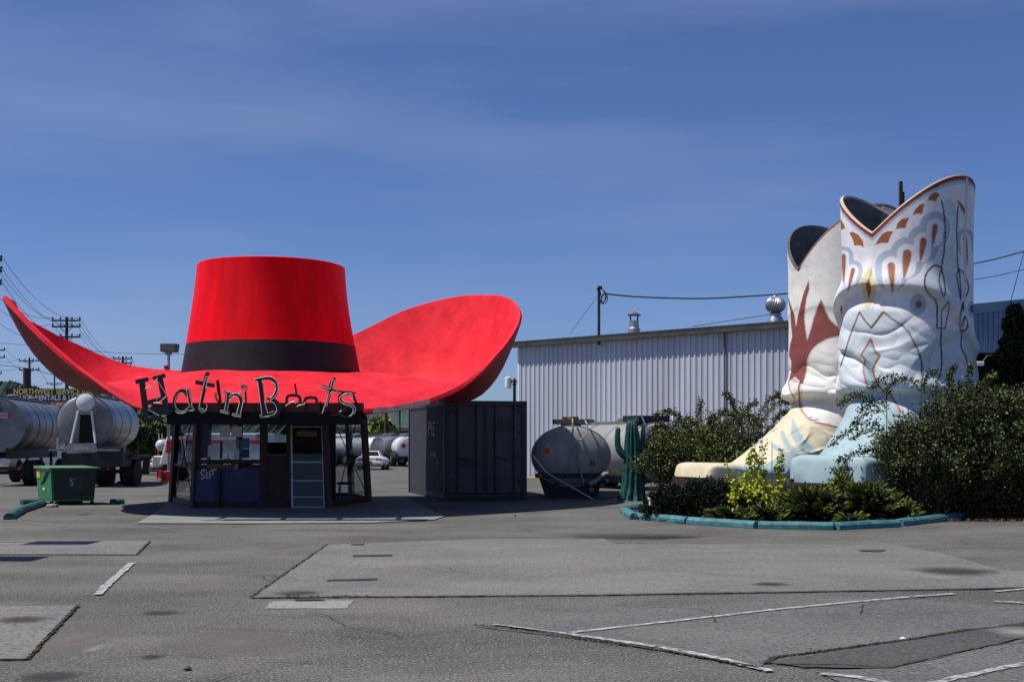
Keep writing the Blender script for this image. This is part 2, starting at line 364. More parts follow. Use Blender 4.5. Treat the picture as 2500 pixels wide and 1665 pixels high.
for q in ([(800, 1417), (922, 1414), (920, 1418), (798, 1421)], [(862, 1357), (958, 1355), (957, 1359), (861, 1361)], [(857, 1330), (890, 1329), (890, 1332), (857, 1332)], [(720, 1465), (790, 1463), (790, 1468), (720, 1469)], [(2095, 1344), (2165, 1344), (2150, 1349), (2105, 1348)]):
    struct(sheet('floor_slot', gpoly(q), .0165, M['crack']))
def blob(name, px, py, rx, ry, z, m, n=28):
    c = Gd(px, py); k = 4800/(py-HPX)/FPX; a, bb = rx*k, (Gd(px, py-ry)[1]-Gd(px, py+ry)[1])/2; ph = random.random()*6
    pts = [(c[0]+a*math.cos(t)*(1+.18*math.sin(3*t+ph)+.1*math.sin(7*t)), c[1]+bb*math.sin(t)*(1+.18*math.sin(3*t+ph)+.1*math.sin(7*t))) for t in [2*math.pi*i/n for i in range(n)]]
    return struct(sheet(name, up_face(pts), z, m))
def stain_mat(name, col, amt, power=1.5):
    m = bpy.data.materials.new(name); m.use_nodes = True; t = m.node_tree; bs = t.nodes['Principled BSDF']; bs.inputs['Base Color'].default_value = tuple(col)+(1,); bs.inputs['Roughness'].default_value = .85
    tcn = t.nodes.new('ShaderNodeTexCoord'); mpn = t.nodes.new('ShaderNodeMapping'); mpn.inputs['Location'].default_value = (-1, -1, 0); mpn.inputs['Scale'].default_value = (2, 2, 0)
    gr = t.nodes.new('ShaderNodeTexGradient'); gr.gradient_type = 'SPHERICAL'; n = t.nodes.new('ShaderNodeTexNoise'); n.inputs['Scale'].default_value = 3; n.inputs['Detail'].default_value = 6
    pw = t.nodes.new('ShaderNodeMath'); pw.operation = 'POWER'; pw.inputs[1].default_value = power
    ml = t.nodes.new('ShaderNodeMath'); ml.operation = 'MULTIPLY'; m2 = t.nodes.new('ShaderNodeMath'); m2.operation = 'MULTIPLY'; m2.inputs[1].default_value = amt*2; m2.use_clamp = True
    t.links.new(tcn.outputs['Generated'], mpn.inputs[0]); t.links.new(mpn.outputs[0], gr.inputs[0]); t.links.new(tcn.outputs['Object'], n.inputs['Vector'])
    t.links.new(gr.outputs['Fac'], pw.inputs[0]); t.links.new(pw.outputs[0], ml.inputs[0]); t.links.new(n.outputs['Fac'], ml.inputs[1]); t.links.new(ml.outputs[0], m2.inputs[0]); t.links.new(m2.outputs[0], bs.inputs['Alpha'])
    return m
M['sdark'] = stain_mat('oil_stain_soft', (.03, .028, .026), 1.2); M['stan'] = stain_mat('sand_stain_soft', (.17, .145, .12), .6, 1.0); M['slight'] = stain_mat('pale_wear_soft', (.3, .29, .28), .7)
for args in (('oil_stain', 2325, 1394, 125, 13, .0135, 'sdark'), ('oil_stain', 390, 1497, 60, 8, .005, 'sdark'), ('oil_stain', 370, 1604, 40, 9, .005, 'sdark'), ('oil_stain', 1890, 1428, 60, 6, .0135, 'sdark'),
             ('sand_stain', 560, 1570, 200, 42, .005, 'stan'), ('sand_stain', 170, 1560, 130, 60, .005, 'stan'), ('oil_stain', 720, 1450, 70, 8, .0135, 'sdark'), ('sand_stain', 1700, 1316, 200, 10, .005, 'stan'),
             ('pale_stain', 2290, 1412, 60, 6, .014, 'slight'), ('pale_stain', 2480, 1545, 90, 22, .0185, 'slight'), ('oil_stain', 120, 1650, 90, 16, .005, 'sdark'), ('oil_stain', 1550, 1310, 200, 8, .005, 'sdark'),
             ('oil_stain', 205, 1256, 16, 3, .005, 'sdark'), ('sand_stain', 690, 1334, 60, 8, .005, 'stan'), ('pale_stain', 228, 1585, 30, 12, .0062, 'slight'), ('oil_stain', 60, 1515, 80, 10, .0165, 'sdark')):
    blob(args[0], *args[1:6], M[args[6]])
for x_, y_, n_c in ((980, 1560, 9), (520, 1400, 7), (1500, 1480, 8), (1300, 1300, 7), (2100, 1500, 8), (300, 1290, 6), (2350, 1320, 7), (1700, 1400, 7), (760, 1620, 8), (1150, 1400, 6)):
    p = Gd(x_, y_); a0 = random.uniform(0, 6.28)
    for br in range(2):
        pts = [p]; a = a0+br*random.uniform(.6, 1.4)
        for k in range(n_c): a += random.uniform(-.5, .5); pts.append((pts[-1][0]+.22*math.cos(a), pts[-1][1]+.22*math.sin(a)))
        ribbon('ground_crack', pts, .010, .0185, M['crack'], .5)
# pebble and small debris
def pebble(px, py, r, m, lab):
    x, y = Gd(px, py); b = MB(); b.lathe([(.01, -r*.3), (r*.9, 0), (r, r*.25), (r*.6, r*.6), (.01, r*.7)], (x, y, r*.3), 7); tag(b.build('pebble', m), lab, 'pebble')
pebble(2205, 1563, .03, M['paper'], 'small white stone beside the mossy crack on the right')
pebble(458, 1636, .03, M['oil'], 'dark lump of debris on the asphalt at the bottom left')
pebble(1258, 1260, .03, M['crack'], 'small dark stone on the asphalt between hat shadow and slab')
# pad under the hat building
padp = [(332, 1279), (372, 1258), (420, 1215), (990, 1215), (1085, 1262), (1060, 1270), (900, 1278), (600, 1279.5)]
struct(sheet('concrete_pad', gpolyj(padp, 5, .02), .02, M['pad']))
# planting bed
bedp = [(1525, 1250), (1600, 1240), (1700, 1200), (2400, 1180), (2700, 1200), (2700, 1262), (2380, 1262), (2200, 1280), (2030, 1290), (1850, 1290), (1680, 1280), (1548, 1266)]
struct(sheet('soil_bed', gpoly(bedp), .03, M['soil']))
struct(sheet('grass_strip', up_face([(2, 62), (9, 56), (14, 52), (12, 49), (7, 53.5), (-1, 60)]), .01, M['grass']))

def log(p, q, m, lab, grp, wd=.22, h=.145):
    g = (p[0], p[1], 0)
    d = Vector((q[0]-p[0], q[1]-p[1], 0)); Lh = d.length; d.normalize(); nrm = Vector((-d.y, d.x, 0)); b = MB(); g = Vector(g)
    prof = [(-wd/2, 0), (wd/2, 0), (wd/2, h*.62), (wd*.25, h), (-wd*.25, h), (-wd/2, h*.62)]
    segs = 5; rings = []
    for i in range(segs+1):
        j = .006
        rings.append([g+d*(Lh*i/segs)+nrm*(a+random.uniform(-j, j))+Vector((0, 0, z+(random.uniform(-j, j) if z > 0 else 0))) for a, z in prof])
    n = 6; vs = [v for r_ in rings for v in r_]
    b.add(vs, [list(range(n))[::-1]]+[[segs*n+k for k in range(n)]]+[(i*n+k, i*n+(k+1) % n, (i+1)*n+(k+1) % n, (i+1)*n+k) for i in range(segs) for k in range(n)])
    o = b.build('kerb_log', m, bevel=.012); tag(o, lab, 'kerb log', grp); return o
g1 = 'teal logs edging the boot garden'; g2 = 'dark green logs beside the dumpster'
for p, q, lab in (((1580, 1240), (1525, 1249), 'short teal log at the back of the garden corner by the cactus'), ((1524, 1252), (1549, 1268), 'teal log end jutting out at the pointed left corner of the garden'),
                  ((1552, 1267), (1681, 1278), 'teal log in front of the low dark bush, leftmost of the front row'), ((1684, 1279), (1848, 1290), 'teal log in front of the red lid and yellow bush'),
                  ((1851, 1290), (2035, 1293), 'teal log partly covered by drooping juniper'), ((2040, 1293), (2190, 1286), 'teal log mostly hidden under juniper and shadow'),
                  ((2195, 1284), (2301, 1272), 'teal log in front of the big shrub, right of the juniper'), ((2304, 1271), (2368, 1263), 'short teal log at the right end of the garden edge')):
    log(Gd(*p), Gd(*q), M['teal'], lab, g1)
for p, q, lab in (((22, 1268), (52, 1250), 'dark teal log at the far left, nearest the camera'), ((50, 1251), (104, 1234), 'dark teal log slanting back towards the dumpster'),
                  ((52, 1232), (104, 1230), 'dark teal log lying behind the slanting one'), ((138, 1231), (198, 1229), 'dark teal log lying just in front of the green dumpster'), ((272, 1231), (300, 1230), 'short dark teal log at the edge of the hat shadow')):
    log(Gd(*p), Gd(*q), M['teald'], lab, g2)
b = MB(); x, y = Gd(128, 1238); b.lathe([(.13, 0), (.16, .03), (.14, .07), (.02, .09)], (x, y, 0), 10); tag(b.build('stone', M['pad']), 'flat pale stone under the dumpster corner', 'stone')
# ================================================================== HAT BUILDING
CX, CY, HA, HB, AL = -6.3, 32.6, 6.8, 5.0, R(22.8)
hat = thing('hat_building', 'small glass walled shop roofed by a giant red cowboy hat with black band', 'building', (CX, CY, 0))
RIM = [(-90, 3.95), (-75, 4.3), (-60, 5.0), (-45, 5.75), (-30, 6.0), (-10, 5.93), (0, 5.77), (15, 5.3), (30, 4.75), (45, 3.92), (60, 3.05), (75, 2.5), (90, 2.31), (110, 2.31), (125, 2.48),
       (135, 3.12), (150, 4.16), (165, 5.02), (175, 5.12), (190, 5.1), (210, 4.86), (225, 4.4), (240, 3.92), (255, 3.78), (270, 3.95)]
def rimz(ph):
    ph = ph % 360
    if ph > 270: ph -= 360
    for i in range(len(RIM)-1):
        a, b_ = RIM[i], RIM[i+1]
        if a[0] <= ph <= b_[0]:
            t = (ph-a[0])/(b_[0]-a[0])
            p0 = RIM[i-1] if i else (RIM[-2][0]-360, RIM[-2][1]); p3 = RIM[i+2] if i+2 < len(RIM) else (RIM[1][0]+360, RIM[1][1])
            m1 = (b_[1]-p0[1])/(b_[0]-p0[0]); m2 = (p3[1]-a[1])/(p3[0]-a[0]); h = b_[0]-a[0]
            return (2*t**3-3*t*t+1)*a[1]+(t**3-2*t*t+t)*h*m1+(-2*t**3+3*t*t)*b_[1]+(t**3-t*t)*h*m2
    return RIM[0][1]
ZC, RC = 3.42, 2.34
def brim_pt(i, n, t):
    ph = 360*i/n; a = R(ph)
    k = 1.0
    d = abs(((ph-185)+180) % 360-180)
    if d < 25: k = 1-.06*(.5+.5*math.cos(math.pi*d/25))
    d = abs((ph+180) % 360-180)
    if d < 50: k = 1-.025*(.5+.5*math.cos(math.pi*d/50))
    rx, ry = HA*math.cos(a)*k, -(HB+(1.6*math.sin(a)**4 if math.sin(a) > 0 else 0))*math.sin(a)*k
    ang = math.atan2(ry, rx); cx_, cy_ = RC*.97*math.cos(ang), RC*.97*math.sin(ang)
    lx, ly = cx_+(rx-cx_)*t, cy_+(ry-cy_)*t
    zr = rimz(ph); dz = zr-ZC
    up = max(0, min(1, (dz+.2)/1.4)); ca_ = max(0, min(1, (abs(math.cos(a))-.42)/.36)); ca_ = ca_*ca_*(3-2*ca_); up = max(up*up*(3-2*up), ca_); p = 1.25+up*2.6
    rt = math.cos(a) > 0; p = 1.25+up*(3.75 if rt else 2.8)
    z = ZC+dz*(t**p)+(.05*math.sin(math.pi*t) if dz < 0 else 0)-(.76 if rt else .54)*ca_*math.sin(math.pi*t**(2.2 if rt else 1.9))
    z += .035*math.sin(7*a+1)*t**3*math.sin(3*a) + .012*mnoise.noise(Vector((lx*2, ly*2, 1)))
    return Vector((CX+lx*math.cos(AL)-ly*math.sin(AL), CY+lx*math.sin(AL)+ly*math.cos(AL), z))
b = MB(); NB, NT = 220, 26; top = [[brim_pt(i, NB, j/NT) for i in range(NB)] for j in range(NT+1)]
TH = .13
def nrm(j, i):
    a = top[min(j+1, NT)][i]-top[max(j-1, 0)][i]; c = top[j][(i+1) % NB]-top[j][i-1]; v = c.cross(a); v.normalize(); return v if v.z > 0 else -v
under = [[top[j][i]-nrm(j, i)*TH for i in range(NB)] for j in range(NT+1)]
edge = [top[NT][i]-nrm(NT, i)*TH*.5+(top[NT][i]-top[NT-1][i]).normalized()*.055 for i in range(NB)]
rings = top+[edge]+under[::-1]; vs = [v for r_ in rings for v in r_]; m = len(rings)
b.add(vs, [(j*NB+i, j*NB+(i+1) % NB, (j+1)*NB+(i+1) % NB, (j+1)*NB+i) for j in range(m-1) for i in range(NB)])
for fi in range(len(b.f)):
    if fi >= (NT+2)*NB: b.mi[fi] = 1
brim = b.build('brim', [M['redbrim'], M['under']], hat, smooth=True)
# pale peeled patch along the front lip, right of the sign
b = MB(); pts = [(i, .985) for i in range(40, 56)]
def pp(i, t, off): return brim_pt(i, NB, t)+Vector((0, -.03, off))
lo_ = [edge[i]+Vector((0, -.02, -.03)) for i in range(43, 52)]; hi_ = [edge[i]+Vector((0, .02, .075+.03*random.random())) for i in range(43, 52)]
n = len(lo_); b.add(lo_+hi_, [(i, i+1, n+i+1, n+i) for i in range(n-1)]); b.build('peeled_patch', M['peel'], brim)
for px, py in ((336, 909), (343, 913), (338, 905)):
    i = 0
    best = min(((top[j][i]-W(px, py, top[j][i].y)).length, j, i) for j in range(8, NT-2) for i in range(0, NB) if top[j][i].y < 32)
    v = top[best[1]][best[2]]; b = MB(); b.lathe([(.001, .0), (.035, .012), (.001, .02)], (v.x, v.y, v.z), 8); b.build('paint_chip', M['paper'], brim)
# crown
def crown_prof():
    P = [(2.36, 3.30), (2.345, 3.45), (2.28, 3.85), (2.235, 4.18)]
    return P
NC = 96
def ringset(rs, name, m, parent, smooth=True):
    b = MB(); vs = []
    for r_, z in rs:
        for k in range(NC):
            th = 2*math.pi*k/NC
            rr = r_*(1+.004*math.sin(5*th+z*2))
            vs.append((CX-.08+rr*math.cos(th), CY+rr*math.sin(th), z))
    n = len(rs)
    b.add(vs, [(i*NC+k, i*NC+(k+1) % NC, (i+1)*NC+(k+1) % NC, (i+1)*NC+k) for i in range(n-1) for k in range(NC)]+([[ (n-1)*NC+k for k in range(NC)]] if rs[-1][0] < .2 else []))
    return b.build(name, m, parent, smooth=smooth)
def slant(z):  # crown radius at height
    t = (z-3.3)/3.0; return 2.36-.43*(1-(1-t)**1.35)
ringset([(slant(4.17)+.001, 4.17)]+[(slant(z), z) for z in np.linspace(4.2, 6.22, 12)]+[(slant(6.3), 6.285), (1.905, 6.305), (1.80, 6.32), (1.2, 6.35), (.6, 6.34), (.1, 6.33)], 'crown', M['red'], hat)
ringset([(slant(z)+.004, z) for z in np.linspace(3.25, 4.20, 8)]+[(slant(4.2)-.02, 4.202)], 'hat_band', M['band'], hat)
# shop walls : hexagonal footprint leaning inwards
FT = [(-8.0, 30.85), (-4.62, 30.85), (-3.98, 34.1), (-4.8, 36.8), (-8.2, 36.8), (-9.42, 34.0)]
cen = Vector((-6.6, 33.8, 0)); ZT = 3.02
def wallpt(k, z, inset=0, f=None):
    p = Vector((FT[k % 6][0], FT[k % 6][1], 0)); s = 1-.066*z/ZT; q = cen+(p-cen)*(s-inset); q.z = z; return q
def on_wall(k, u, z, off=0):
    a, c = wallpt(k, z), wallpt(k+1, z); p = a+(c-a)*u; d = (c-a).normalized(); return p+Vector((d.y, -d.x, 0))*off
def wpanel(name, k, u0, u1, z0, z1, m, th=.05, off=0, parent=hat, bevel=0):
    b = MB(); o0, o1 = off, off-th
    b.hexa([on_wall(k, u0, z0, o0), on_wall(k, u1, z0, o0), on_wall(k, u1, z0, o1), on_wall(k, u0, z0, o1), on_wall(k, u0, z1, o0), on_wall(k, u1, z1, o0), on_wall(k, u1, z1, o1), on_wall(k, u0, z1, o1)])
    return b.build(name, m, parent)
FR = M['brown']
for k in range(6):                            # corner posts, sills and header beams
    b = MB(); a0, a1 = wallpt(k, .02), wallpt(k, ZT); b.tube([a0, a1], .10 if k else .10, 4); b.build('corner_post', FR, hat)
    wpanel('header_beam', k, .03, .97, 2.50, ZT, FR, .12)
    if k not in (0,): wpanel('bottom_sill', k, .03, .97, .03, .16, FR, .12)
    if k != 0:
        g = wpanel('window', k, .03, .97, .16, 2.50, M['glass'], .012, -.03)
for k, us in ((3, (.5,)), (4, (.5,))):
    for u in us: wpanel('mullion', k, u-.012, u+.012, .16, 2.50, FR, .07, .0)
wpanel('mullion', 5, .03, .97, 1.02, 1.09, FR, .06)
# front wall pieces, u from photo x (471..792)
def U(px): return (px-471)/(792-471)
wpanel('bottom_sill', 0, .0, U(700), .03, .17, FR, .14)
wpanel('wall_panel', 0, U(786), 1.0, .03, 2.50, FR, .12)
wpanel('mullion', 0, U(628), U(646), .17, 2.50, FR, .13)
wpanel('mullion', 0, U(694), U(704), .05, 2.50, FR, .13)
wpanel('mullion', 0, .0, U(482), .17, 2.50, FR, .13)
z_ = lambda py: EYE-(py-HPX)*30.85/FPX
wpanel('transom_rail', 0, U(482), U(628), z_(1132), z_(1122), FR, .10)
wf = wpanel('window', 0, U(482), U(628), z_(1122), 2.50, M['glass'], .012, -.04)
wpanel('window', 0, U(646), U(694), z_(1112), 2.50, M['glass'], .012, -.04)
wpanel('lower_panel', 0, U(532), U(628), .17, z_(1145), M['bluepanel'], .03, -.02)
wpanel('lower_panel', 0, U(646), U(694), .17, z_(1112), FR, .03, -.02)
sb = wpanel('price_board', 0, U(470), U(528), .17, z_(1147), M['bluepanel'], .03, .05)
text('lettering', 'SIP', .30, M['paper'], sb, on_wall(0, U(502), z_(1160), .06), rz=0)
for k, (s_, yy) in enumerate((('SOLE', 1185), ('BEER', 1200), ('COLD', 1215))): pass
wpanel('slanted_stay', 0, U(526), U(534), .1, z_(1145), FR, .05, .09)
# notices on the windows
for px0, px1, py0, py1, m, nm in ((500, 521, 1087, 1115, 'paper', 'paper_notice'), (536, 550, 1072, 1092, 'paper', 'paper_notice'), (549, 567, 1073, 1081, 'paper', 'paper_notice'), (547, 559, 1084, 1097, 'paper', 'paper_notice'), (563, 577, 1096, 1123, 'paper', 'paper_notice'),
                               (528, 553, 1040, 1067, 'paper', 'paper_notice'), (557, 583, 1041, 1066, 'paper', 'paper_notice'), (584, 602, 1069, 1094, 'paperb', 'blue_poster'), (584, 602, 1096, 1118, 'bluepanel', 'blue_poster'), (618, 628, 1059, 1073, 'paper', 'paper_notice'), (482, 500, 1024, 1118, 'bluepanel', 'window_blind'), (529, 536, 1075, 1120, 'bluepanel', 'window_blind'),
                               (540, 558, 1120, 1130, 'cardboard', 'cardboard_sheet'), (500, 540, 1128, 1143, 'cardboard', 'cardboard_sheet')):
    wpanel(nm, 0, U(px0), U(px1), z_(py1), z_(py0), M[m], .006, -.022 if nm != 'cardboard_sheet' else -.0)
b = MB(); b.tube([on_wall(0, U(550), z_(1172), .03), on_wall(0, U(551), z_(1110), .03)], .012, 6); b.build('green_rod', M['teal'], hat)
# door
door = wpanel('door', 0, U(705), U(786), .06, .07, FR, .05, 0)
def dz(p0, p1, q0, q1, nm='door_frame', m='alum', th=.05, off=.02): return wpanel(nm, 0, U(p0), U(p1), z_(q1), z_(q0), M[m], th, off, parent=door)
dz(705, 709.5, 1040, 1236, 'stile'); dz(782, 786.5, 1040, 1236, 'stile'); dz(709.5, 782, 1040, 1043, 'rail'); dz(709.5, 782, 1126, 1130, 'rail'); dz(709.5, 781, 1172, 1174.5, 'push_bar'); dz(709.5, 781, 1212, 1214, 'push_bar'); dz(705, 786, 1236, 1242, 'kick_rail')
dz(709.5, 782, 1043, 1126, 'door_glass', 'glass', .01, -.01); dz(709.5, 782, 1130, 1236, 'door_glass', 'glass', .01, -.01); dz(720, 770, 1052, 1065, 'door_notice', 'cardboard', .006, .0)
b = MB(); b.lathe([(.02, 0), (.02, .05)], on_wall(0, U(707), z_(1157), .03), 8, 'y'); b.build('door_lock', M['black'], door)
# ceiling and floor of the shop
b = MB(); vs = [wallpt(k, ZT-.02) for k in range(6)]+[wallpt(k, ZT+.16) for k in range(6)]
b.add(vs, [list(range(6))[::-1], list(range(6, 12))]+[(i, (i+1) % 6, 6+(i+1) % 6, 6+i) for i in range(6)]); b.build('ceiling', M['ceil'], hat)
b = MB(); vs = [wallpt(k, .022, .02) for k in range(6)]+[wallpt(k, .06, .02) for k in range(6)]
b.add(vs, [list(range(6))[::-1], list(range(6, 12))]+[(i, (i+1) % 6, 6+(i+1) % 6, 6+i) for i in range(6)]); b.build('shop_floor', M['interior'], hat)
b = MB()                                      # support collar between shop ceiling and brim
b.lathe([(2.3, ZT+.15), (2.5, 3.5)], (CX, CY+.3, 0), 24); b.build('roof_collar', M['ceil'], hat)
# crossed tie rods in the right and left sides
for k in (1, 5):
    for u0, u1 in ((.08, .95), (.85, .2)):
        b = MB(); b.tube([on_wall(k, u0, 2.5, .02), on_wall(k, u1, .2, .02)], .013, 6); b.build('tie_rod', M['black'], hat)
b = MB(); b.box((-5.15, 31.9, 1.3), (1.15, .05, 2.45)); b.build('door_dark_panel', M['ceil'], hat)  # dark panel added behind the door so its glass reads dark
# inside: counter, shelves, chair
t = thing('shop_counter', 'dark counter standing just inside the right side window', 'counter', (-5.3, 33.0, .06))
b = MB(); b.box((-5.35, 33.2, .56), (1.0, 1.2, 1.0)); b.build('cabinet', FR, t); b = MB(); b.box((-5.35, 33.2, 1.08), (1.1, 1.3, .04)); b.build('counter_top', M['ceil'], t)
t = thing('drinks_cabinet', 'tall dark cabinet of shelves behind the narrow window beside the door', 'cabinet', (-6.2, 32.2, .06))
b = MB(); b.box((-6.0, 32.5, .86), (.9, .05, 1.6)); b.build('back_panel', M['ceil'], t)
for k in range(4):
    b = MB(); b.box((-6.0, 32.27, .3+k*.4), (.9, .40, .03)); b.build('shelf', FR, t)
for k in range(5):
    b = MB(); x = -6.3+k*.13; b.lathe([(.035, 0), (.035, .14), (.015, .2), (.015, .24)], (x, 32.2, .317+.4*(k % 3)), 8); tag(b.build('bottle', M['paper' if k % 2 else 'orange']), ['pale bottle on the lowest shelf behind the shop window, leftmost', 'white bottle on the middle shelf behind the shop window', 'orange bottle on the upper shelf behind the shop window', 'white bottle on the lower shelf, right side', 'orange bottle on the middle shelf, rightmost'][k], 'bottle')
t = thing('office_chair', 'dark chair seen through the right side window of the hat shop', 'chair', (-4.75, 35.0, .06))
b = MB(); b.box((-4.75, 35.0, .5), (.42, .42, .07)); b.build('seat', M['black'], t, bevel=.02)
b = MB(); b.hexa([(-4.68, 34.8, .72), (-4.60, 34.8, .72), (-4.60, 35.2, .72), (-4.68, 35.2, .72), (-4.58, 34.82, 1.12), (-4.50, 34.82, 1.12), (-4.50, 35.18, 1.12), (-4.58, 35.18, 1.12)]); b.build('backrest', M['black'], t)
b = MB(); b.tube([(-4.62, 34.95, .5), (-4.6, 34.95, .75)], .02, 6); b.build('back_frame', M['alum'], t)
b = MB(); b.tube([(-4.62, 35.1, .5), (-4.6, 35.1, .75)], .02, 6); b.build('back_frame', M['alum'], t)
for dx in (-.17, .17):
    for dy in (-.17, .17):
        b = MB(); b.tube([(-4.75+dx, 35.0+dy, .06), (-4.75+dx*.9, 35.0+dy*.9, .48)], .014, 6); b.build('leg', M['alum'], t)
# ---------------------------------------------------------------- SIGN
SY = 25.6
sg = thing('neon_sign', 'rusty Hat n Boots letters with broken white neon tubes on a dark beam', 'sign', (-6, SY, 2.1))
def G2(x, y, d=0): return W(300+x/3.798, 880+y/3.798, SY-d)
b = MB(); a, c = W(408, 983, SY), W(884, 1024, SY); b.box(((a.x+c.x)/2, SY+.18, (a.z+c.z)/2-.0), (c.x-a.x, .3, a.z-c.z)); b.build('sign_beam', M['fascia'], sg)
b = MB(); a, c = W(408, 1006, SY), W(884, 1036, SY); b.box(((a.x+c.x)/2, SY+.16, (a.z+c.z)/2), (c.x-a.x, .38, a.z-c.z)); b.build('beam_shroud', M['black'], sg)
for x in (-7.55, -6.2, -5.0, -3.75):
    b = MB(); b.box((x, SY+2.7, 2.42), (.07, 4.9, .09)); b.build('support_arm', M['black'], sg)
UP = 1/3.798*SY/FPX                          # one crop unit in metres
def inset(pts, d):
    """offset closed polygon inwards by d"""
    n = len(pts); ar = sum(pts[i][0]*pts[(i+1) % n][1]-pts[(i+1) % n][0]*pts[i][1] for i in range(n)); s = 1 if ar > 0 else -1; o = []
    for i in range(n):
        p, q, r_ = Vector(pts[i-1]), Vector(pts[i]), Vector(pts[(i+1) % n])
        e1 = (q-p); e2 = (r_-q)
        if e1.length < 1e-6 or e2.length < 1e-6: o.append(tuple(q)); continue
        e1.normalize(); e2.normalize(); n1 = Vector((-e1.y, e1.x))*s; n2 = Vector((-e2.y, e2.x))*s; bb = (n1+n2)
        if bb.length < .2: bb = n1
        bb.normalize(); k = d/max(.35, bb.dot(n1)); o.append((q.x+bb.x*k, q.y+bb.y*k))
    return o
def strokeoutline(pts, wds):
    P = [Vector(p) for p in pts]; Lf, Rt = [], []
    for i in range(len(P)):
        d = (P[min(i+1, len(P)-1)]-P[max(i-1, 0)]).normalized(); nn = Vector((-d.y, d.x)); w_ = wds[i] if isinstance(wds, (list, tuple)) else wds
        Lf.append(tuple(P[i]+nn*w_/2)); Rt.append(tuple(P[i]-nn*w_/2))
    return Lf, Rt
def smooth(pts, k=4):
    P = [Vector(p) for p in pts]; o = []
    for i in range(len(P)-1):
        p0, p1, p2, p3 = P[max(i-1, 0)], P[i], P[i+1], P[min(i+2, len(P)-1)]
        for j in range(k):
            t = j/k; o.append(tuple(.5*((2*p1)+(-p0+p2)*t+(2*p0-5*p1+4*p2-p3)*t*t+(-p0+3*p1-3*p2+p3)*t**3)))
    o.append(tuple(P[-1])); return o
def letter(name, strokes, tubes, m='channel', extra=None):
    b = MB()
    for si, (pts, wd) in enumerate(strokes):
        d0 = .0+.004*si
        Lf, Rt = strokeoutline(pts, wd)
        n = len(Lf); f = [G2(x, y, d0+.13) for x, y in Lf]+[G2(x, y, d0+.13) for x, y in Rt]; k = [G2(x, y, d0) for x, y in Lf]+[G2(x, y, d0) for x, y in Rt]
        vs = f+k; N2 = 2*n
        fs = [(i, i+1, n+i+1, n+i) for i in range(n-1)]+[(N2+i+1, N2+i, N2+n+i, N2+n+i+1) for i in range(n-1)]
        fs += [(i+1, i, N2+i, N2+i+1) for i in range(n-1)]+[(n+i, n+i+1, N2+n+i+1, N2+n+i) for i in range(n-1)]+[(0, n, N2+n, N2), (2*n-1, n-1, N2+n-1, N2+2*n-1)]
        b.add(vs, fs)
    lt = b.build(name, M[m], sg)
    for tp in tubes:
        closed = False
        b = MB(); P = [G2(x, y, .185) for x, y in tp]; b.tube(P, .0085, 5); b.build('neon_tube', M['neon'], lt)
    return lt
def outline(pts, wd, ins=6, close=True):
    Lf, Rt = strokeoutline(pts, wd-2*ins if not isinstance(wd, (list, tuple)) else [max(4, x-2*ins) for x in wd]); o = Lf+Rt[::-1]
    return o+[o[0]] if close else o
H = [([(176, 190), (215, 505)], 58), ([(116, 200), (238, 172)], 40), ([(342, 160), (412, 485)], 55), ([(278, 168), (396, 138)], 38), ([(215, 395), (400, 350)], 44), ([(190, 500), (450, 470)], 50), ([(215, 460), (425, 440)], 40), ([(205, 545), (290, 535)], 28), ([(232, 174), (282, 162)], 6)]
lt = letter('letter_h', H, [[(208, 262), (250, 232)], [(255, 270), (268, 243), (262, 262), (318, 365)], [(275, 225), (335, 348)], [(290, 205), (322, 165)], [(288, 190), (318, 205), (330, 200), (400, 310)], [(345, 385), (402, 330)], [(285, 395), (345, 385)], [(265, 415), (235, 455), (335, 512)]])
for i, q in enumerate(([(262, 400), (282, 395), (272, 500), (236, 500)], [(396, 340), (412, 330), (432, 470), (402, 480)], [(250, 510), (300, 520), (330, 535), (262, 540)])):
    b = MB(); b.add([G2(x, y, .15+.002*i) for x, y in q], [(0, 1, 2, 3)]); b.build('blue_paint_patch', M['blue'], lt)
a_ring = [(598, 330), (580, 292), (545, 282), (505, 310), (478, 370), (482, 430), (505, 472), (545, 480), (590, 460), (622, 420)]
ar = smooth(a_ring, 4)
letter('letter_a', [(ar, 34), ([(602, 262), (622, 380), (640, 455)], 36), ([(610, 468), (660, 452)], 26)],
       [smooth([(550, 300), (520, 305), (492, 340), (482, 385), (490, 430), (520, 465), (560, 470), (595, 445), (618, 425)], 3), [(618, 425), (602, 340), (590, 275), (604, 262), (612, 275), (635, 385), (643, 440)], [(612, 462), (650, 466), (662, 452), (655, 442), (643, 440)], smooth([(488, 470), (520, 488), (565, 485), (600, 462)], 3)])
letter('letter_t', [(smooth([(797, 108), (772, 150), (752, 260), (735, 350), (712, 440), (735, 480), (772, 460), (778, 405)], 3), [14]+[36]*15+[34]*3+[20]*3), ([(672, 200), (852, 235)], 36)],
       [[(740, 270), (757, 200), (770, 155), (783, 145), (789, 160), (778, 210), (770, 255)], [(738, 275), (722, 350), (708, 428)], smooth([(705, 430), (712, 460), (742, 478), (772, 455), (780, 415), (768, 405)], 3), smooth([(712, 436), (735, 450), (752, 455)], 2)])
